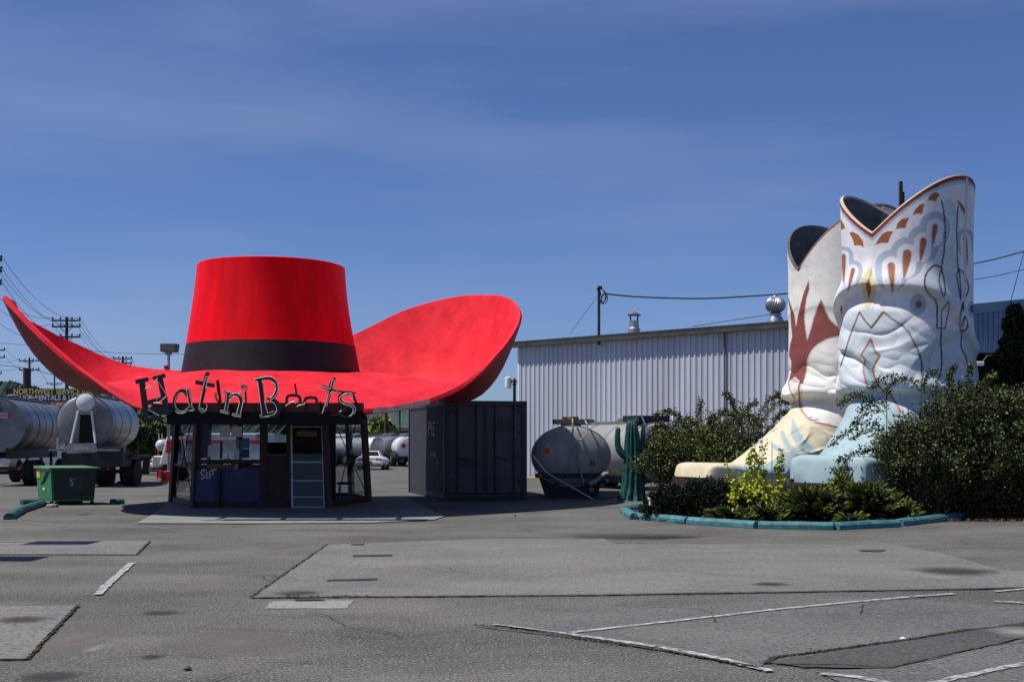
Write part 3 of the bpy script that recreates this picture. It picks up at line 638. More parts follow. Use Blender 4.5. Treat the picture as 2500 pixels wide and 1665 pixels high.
letter('letter_n', [([(975, 290), (962, 380), (948, 470)], 38), ([(938, 288), (995, 302)], 28), (smooth([(978, 350), (1012, 318), (1058, 318), (1095, 350), (1098, 400), (1080, 500)], 4), 36), ([(903, 468), (985, 488)], 28), ([(1013, 500), (1097, 518)], 28)],
       [outline([(903, 468), (985, 488)], 28), [(985, 480), (966, 476), (975, 420), (1005, 350), (1020, 330)], [(942, 462), (955, 400), (965, 305), (945, 300), (945, 286), (995, 295)], smooth([(985, 335), (1020, 305), (1065, 308), (1105, 345), (1112, 390), (1090, 495)], 4), smooth([(985, 370), (1020, 330), (1060, 335), (1080, 370), (1075, 420), (1055, 490)], 4), outline([(1013, 500), (1097, 518)], 28)])
letter('apostrophe', [(smooth([(1122, 262), (1100, 250), (1112, 225), (1140, 240), (1138, 285), (1098, 325)], 4), [22]*14+[18]*4+[12]*3)], [smooth([(1122, 265), (1098, 255), (1100, 232), (1125, 222), (1142, 245), (1135, 290), (1098, 325)], 4), [(1075, 315), (1092, 280)]])
B1 = smooth([(1222, 172), (1330, 160), (1400, 180), (1428, 240), (1420, 310), (1380, 350), (1335, 365)], 4); B2 = smooth([(1350, 365), (1405, 375), (1442, 420), (1440, 470), (1400, 508), (1275, 520)], 4)
letter('letter_b', [([(1268, 170), (1308, 515)], 46), (B1, 32), (B2, 44)],
       [smooth([(1222, 170), (1330, 150), (1395, 162), (1435, 215), (1440, 280), (1400, 345), (1370, 362)], 4), [(1222, 170), (1222, 190), (1250, 190), (1290, 500), (1270, 505), (1272, 525), (1340, 520), (1400, 500)], [(1290, 205), (1295, 190), (1310, 192), (1330, 345), (1372, 345), (1400, 310), (1420, 260), (1415, 220), (1375, 200)], smooth([(1400, 500), (1425, 470), (1422, 430), (1395, 390), (1340, 370)], 3), [(1312, 375), (1345, 490), (1400, 470)]])
letter('letter_o', [(smooth([(1518, 420), (1520, 350), (1545, 325), (1610, 325), (1640, 345), (1645, 410)], 3), 28)], [[(1508, 420), (1560, 388), (1590, 378)], [(1590, 378), (1598, 362), (1606, 385), (1598, 400)]])
letter('letter_o', [(smooth([(1682, 430), (1688, 370), (1705, 348), (1775, 345), (1795, 365), (1800, 425)], 3), 28)], [[(1612, 425), (1650, 410), (1680, 408), (1692, 385)]])
letter('letter_t', [(smooth([(1968, 158), (1938, 205), (1918, 290), (1895, 380), (1868, 490)], 3), [14]+[34]*12), ([(1838, 240), (2003, 292)], 32)],
       [[(1840, 240), (1925, 265), (1938, 195), (1952, 168), (1960, 178), (1945, 260), (1998, 282), (1995, 298), (1935, 285), (1905, 350), (1890, 425)], [(1840, 240), (1848, 258), (1912, 280), (1880, 400), (1848, 490)], [(1915, 175+110), (1915, 285)]][:2])
letter('letter_s', [(smooth([(2135, 350), (2125, 305), (2075, 300), (2020, 325), (2010, 375), (2060, 410), (2125, 420), (2148, 455), (2125, 505), (2060, 520), (1995, 485)], 3), [22]*4+[34]*20+[28]*7)],
       [smooth([(2112, 350), (2128, 348), (2125, 308), (2070, 305), (2015, 340), (2012, 380), (2060, 408), (2115, 425), (2138, 460), (2120, 505), (2100, 515)], 3), smooth([(2110, 325), (2075, 322), (2040, 345), (2040, 370), (2075, 390), (2120, 405), (2150, 430), (2158, 460), (2140, 500)], 3), [(2008, 475), (2030, 462)]])
for p, q, r_ in (((878, 182), (905, 390), .03), ((872, 190), (884, 300), .02), ((1138, 290), (1142, 392), .018), ((1595, 215), (1612, 335), .02), ((2000, 285), (2165, 300), .015), ((2130, 300), (2172, 415), .025), ((1830, 380), (1838, 500), .02), ((300, 470), (370, 430), .02), ((860, 345), (895, 395), .018)):
    b = MB(); b.tube([G2(*p), G2(*q)], r_, 5); b.build('bracket_rod', M['black'], sg)
b = MB(); b.lathe([(.025, 0), (.03, .02), (.03, .1), (.02, .11)], G2(860, 348, .02), 10); b.build('yellow_lamp', mat('amber_lamp', (.8, .45, .08), .3), sg)
for q in ((1805, 490, 1850, 500), (1925, 492, 2003, 508)):
    b = MB(); b.add([G2(q[0], q[1], .04), G2(q[2], q[1], .04), G2(q[2]-6, q[3], .04), G2(q[0]+6, q[3], .04)], [(0, 3, 2, 1)]); b.build('red_lens', M['red'], sg)
# hatch stub on brim rear, small red lug
b = MB(); b.tube([W(410, 907, 36.4), W(404, 893, 36.4)], .07, 4); b.build('brim_lug', M['redbrim'], hat)
# ================================================================== BOOTS
def cA(*p): return [(2080+x/4.75, 430+y/4.75) for x, y in p]
def cB(*p): return [(1900+x/4.75, 430+y/4.75) for x, y in p]
def cC(*p): return [(1900+x/4.9, 740+y/4.9) for x, y in p]
def cD(*p): return [(2120+x/6.03, 740+y/6.03) for x, y in p]
def cE(*p): return [(1640+x/4.753, 960+y/4.753) for x, y in p]
X0, Y0, NX, NY, SS = 1600, 400, 860, 900, 2   # raster window (photo px) x supersample
class Ras:
    def __init__(s, base):
        s.a = np.empty((NY*SS, NX*SS, 3)); s.a[:] = base
        s.gy, s.gx = np.mgrid[0:NY*SS, 0:NX*SS].astype(np.float32)/SS; s.gx += X0; s.gy += Y0
    def bb(s, pts, pad=0):
        xs = [p[0] for p in pts]; ys = [p[1] for p in pts]
        return (slice(max(0, int((min(ys)-pad-Y0)*SS)), max(0, min(NY*SS, int((max(ys)+pad-Y0)*SS)+2))), slice(max(0, int((min(xs)-pad-X0)*SS)), max(0, min(NX*SS, int((max(xs)+pad-X0)*SS)+2))))
    def poly(s, pts, col):
        w_ = s.bb(pts); gx, gy = s.gx[w_], s.gy[w_]; ins = np.zeros(gx.shape, bool)
        for (x1, y1), (x2, y2) in zip(pts, pts[1:]+pts[:1]):
            if y1 == y2: continue
            c = ((y1 > gy) != (y2 > gy)) & (gx < (x2-x1)*(gy-y1)/(y2-y1)+x1); ins ^= c
        s.a[w_][ins] = col
    def dist(s, pts, pad):
        w_ = s.bb(pts, pad); gx, gy = s.gx[w_], s.gy[w_]; d = np.full(gx.shape, 1e9)
        if len(pts) == 1: pts = pts*2
        for (x1, y1), (x2, y2) in zip(pts, pts[1:]):
            vx, vy = x2-x1, y2-y1; l = vx*vx+vy*vy or 1e-9; t = np.clip(((gx-x1)*vx+(gy-y1)*vy)/l, 0, 1)
            d = np.minimum(d, np.hypot(gx-x1-t*vx, gy-y1-t*vy))
        return w_, d
    def line(s, pts, wd, col):
        w_, d = s.dist(pts, wd); s.a[w_][d < wd/2] = col
    def ell(s, c, rx, ry, col):
        w_ = s.bb([c], max(rx, ry)+2); s.a[w_][((s.gx[w_]-c[0])/rx)**2+((s.gy[w_]-c[1])/ry)**2 < 1] = col
    def dashes(s, pts, off, col, ln=2.2, gap=2.2, wd=1.3):
        P = [Vector(p) for p in pts]; on = True; q = []; rem = ln
        for a_, b_ in zip(P, P[1:]):
            d = b_-a_; Lr = d.length; d = d.normalized() if Lr else d; nn = Vector((-d.y, d.x))*off; pos = 0
            while pos < Lr:
                st = min(rem, Lr-pos)
                if on: s.line([tuple(a_+d*pos+nn), tuple(a_+d*(pos+st)+nn)], wd, col)
                pos += st; rem -= st
                if rem <= 1e-6: on = not on; rem = ln if on else gap
    def get(s, px, py):
        xi = np.clip(((px-X0)*SS).astype(int), 0, NX*SS-1); yi = np.clip(((py-Y0)*SS).astype(int), 0, NY*SS-1); return s.a[yi, xi]
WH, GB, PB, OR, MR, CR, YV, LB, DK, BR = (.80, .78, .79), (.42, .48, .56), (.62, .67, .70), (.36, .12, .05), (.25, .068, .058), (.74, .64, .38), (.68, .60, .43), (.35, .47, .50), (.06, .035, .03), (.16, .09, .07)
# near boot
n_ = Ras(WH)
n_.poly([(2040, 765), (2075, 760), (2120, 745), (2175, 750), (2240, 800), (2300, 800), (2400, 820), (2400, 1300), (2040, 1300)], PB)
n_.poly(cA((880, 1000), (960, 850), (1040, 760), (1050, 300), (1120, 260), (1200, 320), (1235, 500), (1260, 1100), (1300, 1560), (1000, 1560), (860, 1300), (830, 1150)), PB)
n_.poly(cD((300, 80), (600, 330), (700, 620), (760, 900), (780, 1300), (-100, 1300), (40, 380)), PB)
drops = [(cA((455, 1045), (470, 1355)), 8.4), (cA((640, 905), (600, 1200)), 10), (cA((828, 755), (790, 1000)), 7.4), (cA((962, 590), (930, 820)), 5.8), (cA((1313, 720), (1342, 1040)), 3.8),
         (cB((865, 1090), (805, 1350)), 4.4), (cB((757, 930), (760, 1280)), 4.6)]
for (h_, t_), r_ in drops:                    # outer grey bands, then white halos, then the orange drops
    m_ = (h_[0]*.7+t_[0]*.3, h_[1]*.7+t_[1]*.3); k = .62 if r_ < 5 else 1
    w_, d = n_.dist([h_, m_], 80); n_.a[w_][d < r_+(36 if k == 1 else 24)] = WH
for (h_, t_), r_ in drops:
    m_ = (h_[0]*.7+t_[0]*.3, h_[1]*.7+t_[1]*.3); k = .62 if r_ < 5 else 1
    w_, d = n_.dist([h_, m_], 80); n_.a[w_][d < r_+32*k] = GB
for (h_, t_), r_ in drops:
    m_ = (h_[0]*.45+t_[0]*.55, h_[1]*.45+t_[1]*.55); k = .62 if r_ < 5 else 1
    w_, d = n_.dist([h_, m_], 60); n_.a[w_][d < r_+15*k] = WH
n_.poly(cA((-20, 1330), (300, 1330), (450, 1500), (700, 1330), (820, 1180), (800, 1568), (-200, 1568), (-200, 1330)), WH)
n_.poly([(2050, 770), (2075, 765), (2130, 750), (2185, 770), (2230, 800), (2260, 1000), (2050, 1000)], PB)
for (h_, t_), r_ in drops:
    for i in range(15):
        f = i/14; rr = r_*(1-f**1.6)+.3; p = (h_[0]+(t_[0]-h_[0])*f, h_[1]+(t_[1]-h_[1])*f); n_.ell(p, rr+1.3, rr+1.6, GB)
    for i in range(25):
        f = i/24; rr = r_*(1-f**1.6)+.2; p = (h_[0]+(t_[0]-h_[0])*f, h_[1]+(t_[1]-h_[1])*f); n_.ell(p, rr, rr*1.15, OR)
for q in (cA((272, 797), (300, 735), (350, 670), (400, 640), (480, 640), (445, 700), (418, 775), (340, 775)), cA((507, 615), (530, 545), (575, 495), (662, 485), (635, 545), (620, 605), (560, 605)),
          cA((703, 455), (725, 400), (780, 335), (842, 315), (825, 380), (812, 440), (760, 435)), cA((877, 290), (895, 235), (930, 190), (965, 182), (1022, 215), (985, 260), (967, 295), (920, 280)),
          cA((1213, 282), (1250, 290), (1300, 360), (1322, 435), (1290, 430), (1255, 370)), cA((1350, 480), (1365, 560), (1380, 620), (1370, 540)),
          cB((822, 655), (860, 645), (930, 680), (980, 750), (993, 830), (950, 805), (880, 805), (865, 740)), cB((700, 510), (730, 510), (765, 570), (773, 610), (712, 630))): n_.poly(q, OR)
n_.poly(cA((205, 1045), (240, 1100), (265, 1200), (285, 1280), (280, 1370), (255, 1450), (200, 1530), (170, 1560), (150, 1500), (130, 1400), (105, 1270), (110, 1190), (160, 1110)), CR)
n_.poly(cA((190, 1175), (215, 1250), (222, 1330), (195, 1435), (175, 1350), (158, 1270)), OR)
n_.ell(cA((765, 1485))[0], 20, 26, GB); n_.ell(cA((772, 1485))[0], 8.2, 9.5, OR)
n_.ell(cD((1525, 85))[0], 11, 21, GB); n_.ell(cD((1525, 85))[0], 5.6, 10.5, DK)
n_.ell(cC((755, 78))[0], 2.8, 10.5, OR)
def dl(p, wd=3.0, col=DK, k=4): n_.line(smooth(p, k), wd+1.1, col)
dl(cA((1035, 285), (1060, 400), (1078, 600), (1070, 850), (1045, 1000), (1035, 1080)), 2.6)
dl(cA((1035, 1060), (975, 1035), (920, 1060), (860, 1140), (842, 1240), (870, 1340), (920, 1395), (960, 1430), (985, 1500), (990, 1568))+cD((1010, 120), (1012, 365)), 3)
n_.line(cD((1012, 365), (1130, 370), (1150, 250), (1180, 100), (1195, 0))+cA((1118, 1450), (1060, 1530))+cD((1075, 130), (1075, 380)), 3, DK)
dl(cD((1075, 380), (1065, 600), (1080, 800), (1075, 960), (1040, 1090), (1010, 1150), (980, 1300)), 2.6)
dl(cA((1035, 1080), (1010, 1180), (1020, 1270), (1060, 1390), (1080, 1340), (1065, 1200), (1040, 1080)), 2)
dl(cA((1228, 350), (1215, 600), (1218, 900), (1230, 1080)), 2.2); dl(cA((1240, 1075), (1215, 1150), (1230, 1260), (1262, 1430), (1255, 1250), (1245, 1100)), 2)
dl(cA((1240, 1080), (1290, 1120), (1340, 1240), (1350, 1320), (1310, 1420), (1290, 1500), (1290, 1560)), 2.4)
dl(cD((1390, 0), (1355, 180), (1350, 380), (1400, 410), (1450, 370), (1460, 280), (1415, 200), (1390, 340)), 3); dl(cD((1375, 400), (1365, 640), (1420, 760), (1460, 900), (1450, 1000)), 2.4)
crown_line = cC((740, 760), (780, 650), (830, 480), (880, 330), (970, 105))
n_.line(crown_line, 3.4, BR); n_.line(cC((970, 105), (1030, 200), (1110, 295), (1250, 105)), 4, BR)
n_.line(cD((45, 370), (225, 130), (330, 220), (500, 330), (590, 420), (680, 600), (750, 740), (785, 880), (790, 1250)), 4, BR)
inner = cC((1105, 430), (1050, 520), (990, 620), (1045, 680), (1020, 740), (1020, 830), (1045, 920), (1065, 1000))
fr = cC((1105, 430), (1150, 560), (1215, 635), (1170, 700), (1130, 790), (1150, 880), (1200, 980), (1270, 1070))+cD((250, 1250), (400, 1460), (480, 1600))
n_.poly(inner+fr[::-1][3:]+[], LB)
n_.poly(cC((600, 1568), (765, 1280), (900, 1170), (1020, 1060), (1065, 1000))+cD((60, 1240), (180, 1240), (270, 1330), (480, 1620), (1600, 1700))+[(2420, 1300), (1700, 1300), (1700, 1100)], LB)
n_.line(cC((765, 1275), (900, 1175), (1020, 1060), (1065, 1000)), 2.2, OR); n_.line(inner, 4.6, OR); n_.line(fr, 5.4, OR)
# far boot
f_ = Ras((.82, .79, .73))
f_.poly(cC((195, 1160), (245, 1135), (255, 1200), (280, 1290), (350, 1370), (450, 1420), (560, 1450), (655, 1470), (1200, 1490), (1400, 2500), (-1400, 2500), (-1400, 1400), (60, 1330)), YV)
leaf = [cE((1400, 285), (1430, 330), (1470, 420), (1530, 520), (1610, 600), (1680, 690), (1560, 690), (1495, 675), (1450, 600), (1400, 520), (1380, 440)), cE((1285, 420), (1320, 470), (1350, 540), (1400, 620), (1480, 680), (1400, 700), (1330, 640), (1280, 550), (1260, 470)),
        cE((1150, 545), (1200, 590), (1270, 640), (1390, 700), (1320, 760), (1240, 690), (1180, 640), (1140, 590)), cE((640, 830), (770, 840), (900, 850), (1090, 820), (1240, 740), (1380, 690), (1700, 690), (1800, 900), (1100, 1000), (900, 1000), (780, 900)), cE((1100, 465), (1180, 415), (1240, 395), (1190, 440)),
        cE((950, 600), (1040, 520), (1060, 530), (980, 610))]
GL = (.34, .42, .44)
for q in leaf: f_.poly(q, GL)
fl = [(1919, 710)]+cC((150, 20), (170, 80), (195, 150), (212, 285), (235, 140), (268, 0), (300, -110), (335, -200), (361, -266), (368, -170), (335, -60), (315, 80), (310, 200), (325, 330), (345, 455), (385, 330), (420, 200), (460, 80), (511, -44), (560, 80), (610, 190), (680, 260), (740, 300), (820, 300), (820, 385), (750, 390), (650, 405), (560, 435), (470, 490), (400, 560), (365, 620), (345, 680), (335, 800), (315, 900), (290, 960), (240, 960), (200, 880), (150, 930), (120, 940), (150, 830), (155, 700), (125, 620), (140, 500), (165, 400), (150, 250), (145, 100))
f_.poly(fl, MR)
f_.poly(cC((200, 875), (270, 935), (245, 1000), (228, 1080), (200, 1140), (150, 1060), (122, 940)), (.66, .63, .56))
f_.line(cC((150, 870), (122, 940), (135, 1040), (195, 1145)), 2.6, MR); f_.line(cC((200, 860), (270, 930), (246, 1000), (250, 1100), (258, 1200), (285, 1290), (350, 1370), (450, 1420), (560, 1450), (700, 1480), (900, 1500)), 4.6, MR)
f_.line(cC((195, 1165), (150, 1250), (95, 1320)), 2, MR)
f_.dashes(cC((300, 940), (275, 1000), (278, 1100), (285, 1200), (315, 1280), (380, 1350), (470, 1395), (570, 1425), (660, 1445)), 0, BR, wd=1.6)
f_.dashes(cC((361, -275), (372, -170), (340, -60), (320, 80), (315, 200), (330, 330), (347, 440), (380, 330), (412, 200), (452, 80), (505, -40)), 0, (.3, .25, .22)); f_.dashes(cC((520, -30), (568, 75), (618, 185), (690, 255), (740, 290)), 0, (.3, .25, .22))
f_.dashes(cC((750, 400), (650, 412), (565, 445), (480, 500), (410, 565), (375, 625), (352, 690), (342, 800), (322, 900)), 0, (.4, .3, .27), wd=1.6)

RT = [ # F(x,z) B(x,z) half-width exponent
 ((1.66, 6.3), (-1.66, 6.3), 1.70, 2.1), ((1.64, 5.7), (-1.66, 5.7), 1.70, 2.1), ((1.64, 5.1), (-1.66, 5.1), 1.69, 2.1), ((1.66, 4.4), (-1.68, 4.4), 1.71, 2.1), ((1.68, 3.8), (-1.72, 3.7), 1.73, 2.1), ((1.66, 3.3), (-1.74, 3.1), 1.74, 2.1),
 ((1.62, 2.95), (-1.76, 2.6), 1.70, 2.1), ((1.55, 2.75), (-1.78, 2.2), 1.55, 2.1), ((1.72, 2.5), (-1.80, 1.6), 1.42, 2.1), ((2.05, 2.18), (-1.75, 1.05), 1.36, 2.2), ((2.42, 1.83), (-1.0, .85), 1.30, 2.3),
 ((2.78, 1.48), (.2, .65), 1.27, 2.5), ((3.05, 1.24), (1.4, .42), 1.27, 2.8), ((3.28, 1.12), (2.3, .36), 1.27, 3.2), ((3.7, 1.09), (3.1, .40), 1.25, 3.8), ((4.15, 1.12), (3.85, .52), 1.2, 5), ((4.5, 1.13), (4.4, .62), 1.08, 6), ((4.68, 1.10), (4.72, .68), .98, 6), ((4.76, 1.0), (4.82, .74), .88, 5)]
def ringpar(u):
    u = max(0, min(len(RT)-1.0001, u)); i = int(u); t = u-i
    g = lambda a, f: a if not isinstance(f(a), tuple) else a
    q = [RT[max(i-1, 0)], RT[i], RT[min(i+1, len(RT)-1)], RT[min(i+2, len(RT)-1)]]
    fl_ = [np.array([a[0][0], a[0][1], a[1][0], a[1][1], a[2], a[3]]) for a in q]
    return .5*((2*fl_[1])+(-fl_[0]+fl_[2])*t+(2*fl_[0]-5*fl_[1]+4*fl_[2]-fl_[3])*t*t+(-fl_[0]+3*fl_[1]-3*fl_[2]+fl_[3])*t**3)
def make_boot(label, cx, cy, yawdir, ras, base, seed, vz, pz, rimcol, fl=1.0, bend=0.0, tz=0.0, scale=1.0, lean=(0, 0), trimgrey=False, sr=.9, fa=1.0):
    """yawdir: direction of the toe as seen from above (degrees left of the camera)"""
    root = thing('cowboy_boot', label, 'giant boot', (cx, cy, 0), 'giant cowboy boots in the garden')
    a = R(yawdir); fx, fy = -math.sin(a), -math.cos(a); rx, ry = -fy, fx    # forward, and local +y = left of the boot
    NR, NS = 380, 380; MAXU = len(RT)-1
    us = [-1.0+1.0*i/70 for i in range(70)]+[6.5*i/230 for i in range(230)]+[6.5+(MAXU-6.5)*i/110 for i in range(111)]
    def tof(x, y, z):
        y -= bend*max(0, x-1.6)
        return Vector((cx+(fx*x+(-rx)*y)*scale+lean[0]*(z/8), cy+(fy*x+(-ry)*y)*scale+lean[1]*(z/8), z))
    V = np.zeros((len(us), NS, 3)); loc = []
    off = seed*13.7; zf_ = 4.7 if fa > .5 else 4.3
    for iu, u in enumerate(us):
        par = ringpar(max(u, 0)); Fx, Fz, Bx, Bz, wv, ne = par
        for k in range(NS):
            th = 2*math.pi*k/NS; c, s = math.cos(th), math.sin(th)
            cc = math.copysign(abs(c)**(2/ne), c); sn = math.copysign(abs(s)**(2/ne), s)
            x = (Fx+Bx)/2+(Fx-Bx)/2*cc; z = (Fz+Bz)/2+(Fz-Bz)/2*cc; y = wv*sn
            x = x if x < 1.5 else 1.5+(x-1.5)*fl; kk = sr+(1-sr)*max(0, min(1, (u-6)/5)); x *= kk; y *= kk
            if u > 11.5 and cc > 0: z += tz*cc*min(1, (u-11.5)/2.5)
            if u < 0:
                zt = vz+(pz-vz)*abs(math.sin(th))**1.05*(.97 if s > 0 else 1.0)
                t = -u; z = 6.3+(zt-6.3)*t; ex = 1+.02*t; x *= ex; y *= ex
            # folds of the slouched shaft
            nx_, ny_ = x, y
            if z > 2.2 and (u < 9):
                rad = math.hypot(x, y) or 1; nx_, ny_ = x/rad, y/rad
                tw_ = math.degrees(th) if th < math.pi else math.degrees(th)-360     # <0: outer, right hand side
                side_ = max(0, min(1, (abs(tw_)-28)/95)); side_ = side_*side_*(3-2*side_)
                f1 = 5.12+.13*math.sin(2.3*th+seed)+.07*math.sin(5*th+1.3*seed)-1.25*side_; d = z-f1
                h = fa*.20*(math.exp(-((d-.12)/.38)**2) if d > .12 else math.exp(-((d-.12)/.10)**2))-fa*.06*math.exp(-((d+.2)/.2)**2)
                f3 = 2.80+.06*math.sin(3*th+seed)+.16*side_; d = z-f3
                h += .17*(math.exp(-((d-.12)/.34)**2) if d > .12 else math.exp(-((d-.12)/.09)**2))-.10*math.exp(-((d+.12)/.15)**2)
                q = Vector((nx_*1.25+off, ny_*1.25, z*.95)); am = max(0, min(1, (zf_-z)/1.1))*max(0, min(1, (z-2.2)/.8))
                wq = mnoise.noise(q*.7+Vector((5, 1, 3)))
                n_a = abs(mnoise.noise(Vector((nx_*1.1+off+wq, ny_*1.1, z*1.0+.7*nx_+wq)))); n_b = abs(mnoise.noise(Vector((nx_*2.3+off, ny_*2.3+wq, z*2.6-.9*ny_))))
                h += am*(.17*(min(n_a, .4)/.4)**.6-.10+.035*(min(n_b, .4)/.4)**.7-.02)
                h += .06*mnoise.noise(q*.6); h *= 1-.5*max(0, min(1, (abs(tw_)-55)/45))
                x += nx_*h; y += ny_*h
            elif u >= 9:
                q = Vector((x*1.4+off, y*1.4, z*1.6)); rg = 1-abs(mnoise.noise(q*1.3))*2.6
                am = max(0, 1-abs(u-10.5)/3.2); dd = .06*am*max(0, rg)**3+.02*mnoise.noise(q*2)
                z += dd*(.6 if c > 0 else 0); y += dd*sn
            p = tof(x, y, z); V[iu, k] = p; loc.append((x, y, z))
    loc = np.array(loc).reshape(len(us), NS, 3)
    b = MB(); n0 = len(us)
    vs = V.reshape(-1, 3); fs = [(i*NS+k, i*NS+(k+1) % NS, (i+1)*NS+(k+1) % NS, (i+1)*NS+k) for i in range(n0-1) for k in range(NS)]+[[(n0-1)*NS+k for k in range(NS)]]
    b.v = [tuple(p) for p in vs]; b.f = fs; b.mi = [0]*len(fs)
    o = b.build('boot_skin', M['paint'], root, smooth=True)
    # paint
    nv = len(vs)
    nrmv = np.zeros((nv, 3)); o.data.vertices.foreach_get('normal', nrmv.reshape(-1)) if False else None
    nn = np.array([v.normal[:] for v in o.data.vertices])
    Vf = V.reshape(-1, 3); cen_ = Vf.mean(0)
    ctr = np.array([cx, cy]); outw = Vf[:, :2]-ctr
    if (nn[:20000, :2]*outw[:20000]).sum() < 0:
        nn = -nn; o.data.flip_normals()
    def proj(P): return 1250+FPX*P[:, 0]/P[:, 1], HPX-FPX*(P[:, 2]-EYE)/P[:, 1]
    vis = (nn*(np.array([0, 0, EYE])-Vf)).sum(1) > -.02
    mir = V[:, (-np.arange(NS)) % NS].reshape(-1, 3); vism = vis.reshape(n0, NS)[:, (-np.arange(NS)) % NS].reshape(-1)
    px, py = proj(Vf); mx, my = proj(mir)
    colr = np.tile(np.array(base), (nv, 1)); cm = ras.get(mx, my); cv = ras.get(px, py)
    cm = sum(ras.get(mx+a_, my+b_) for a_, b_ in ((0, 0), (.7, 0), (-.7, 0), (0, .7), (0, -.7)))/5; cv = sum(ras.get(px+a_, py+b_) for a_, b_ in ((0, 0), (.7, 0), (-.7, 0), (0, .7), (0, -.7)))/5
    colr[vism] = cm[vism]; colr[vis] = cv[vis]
    # rim bands follow the cut edge
    zt = V[0, :, 2][None, :].repeat(n0, 0).reshape(-1); dep = zt-Vf[:, 2]; sh = np.array([u < 1 for u in us]).repeat(NS)
    for lo, hi, c in rimcol: colr[sh & (dep >= lo) & (dep < hi)] = c
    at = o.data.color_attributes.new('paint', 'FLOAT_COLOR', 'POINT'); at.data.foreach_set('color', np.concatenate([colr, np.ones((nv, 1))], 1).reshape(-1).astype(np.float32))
    # inner lining and rim lip
    b = MB(); rings = []
    ins = lambda ring, f, dzz=0: [Vector((cx+(p[0]-cx)*f, cy+(p[1]-cy)*f, p[2]+dzz)) for p in ring]
    r0 = V[0]; b2 = MB(); vs2 = ins(r0, 1.0)+ins(r0, .99, .035)+ins(r0, .955, .035)+ins(r0, .945, -.03)
    b2.add(vs2, [(i*NS+k, i*NS+(k+1) % NS, (i+1)*NS+(k+1) % NS, (i+1)*NS+k) for i in range(3) for k in range(NS)]); b2.build('rim_piping', M['bootrim'] if not trimgrey else M['bootin'], root, smooth=True)
    vs3 = []; rows = [(V[0], .948), (V[30], .94), (V[69], .93), (V[90], .92)]
    for rg_, f in rows: vs3 += ins(rg_, f, .0)
    b.add(vs3, [(i*NS+(k+1) % NS, i*NS+k, (i+1)*NS+k, (i+1)*NS+(k+1) % NS) for i in range(3) for k in range(NS)]+[[3*NS+k for k in range(NS)]]); b.build('boot_lining', M['bootin'], root, smooth=True)
    # sole: follows the underside from arch to toe
    b = MB(); top_, bot = [], []
    prof = [(-1.75, 1.02, 1.2), (-1.0, .86, 1.25), (.2, .67, 1.22), (1.4, .44, 1.27), (2.3, .38, 1.30), (3.1, .42, 1.30), (3.9, .54, 1.22), (4.4, .64, 1.1), (4.75, .72, 1.0), (4.86, .76, .9)]
    vs = []
    for x, z, wv in prof:
        x = x if x < 1.5 else 1.5+(x-1.5)*fl
        zb = max(.02, z-.26)
        vs += [tof(x, -wv, z), tof(x, wv, z), tof(x, wv*.97, zb), tof(x, -wv*.97, zb)]
    n = len(prof); b.add(vs, [(i*4+k, i*4+(k+1) % 4, (i+1)*4+(k+1) % 4, (i+1)*4+k) for i in range(n-1) for k in range(4)]+[(3, 2, 1, 0), ((n-1)*4, (n-1)*4+1, (n-1)*4+2, (n-1)*4+3)]); b.build('sole', M['maroonsole'], root)
    b = MB(); hv = [tof(x, y, 0) for x, y in ((-1.8, -.95), (-.5, -.95), (-.5, .95), (-1.8, .95))]+[tof(x, y, .85) for x, y in ((-1.85, -1.15), (-.3, -1.15), (-.3, 1.15), (-1.85, 1.15))]; b.hexa(hv); b.build('heel', M['maroonsole'], root)
    b = MB(); hv = [tof(x, y, 0) for x, y in ((1.5, -1.0), (4.1, -.9), (4.1, .9), (1.5, 1.0))]+[tof(x, y, z) for x, y, z in ((1.5, -1.0, .3), (4.1, -.9, .36), (4.1, .9, .36), (1.5, 1.0, .3))]; b.hexa(hv); b.build('toe_footing', M['black'], root)
    # side seam: three raised cords down the outer side
    for sgn in (1, -1):
        b = MB()
        for dk in (-1, 0, 1.4):
            k = int(NS*(.25 if sgn > 0 else .75)+dk*1.0) % NS; pts = []
            for i in range(2, 400, 4):
                if us[i] > 6.2: break
                p = Vector(V[i, k]); d = Vector((p.x-cx, p.y-cy, 0)).normalized(); pts.append(p+d*.008)
            b.tube(pts, .013, 5)
        so_ = b.build('side_seam', M['seam'], root); so_['kind'] = 'stuff'
    return root
M['seam'] = mat('seam_cord', (.62, .64, .68), .6)
WHITE = (.80, .79, .81)
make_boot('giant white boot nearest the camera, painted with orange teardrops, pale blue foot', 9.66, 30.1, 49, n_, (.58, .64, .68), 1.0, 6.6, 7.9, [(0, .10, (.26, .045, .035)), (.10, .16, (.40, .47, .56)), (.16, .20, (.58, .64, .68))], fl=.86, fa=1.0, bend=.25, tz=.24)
make_boot('giant cream boot behind the other, with maroon flames and yellow foot', 9.15, 33.6, 70, f_, (.82, .79, .73), 2.2, 6.3, 7.85, [(0, .045, (.36, .14, .06))], trimgrey=True, sr=.92, fa=.12)
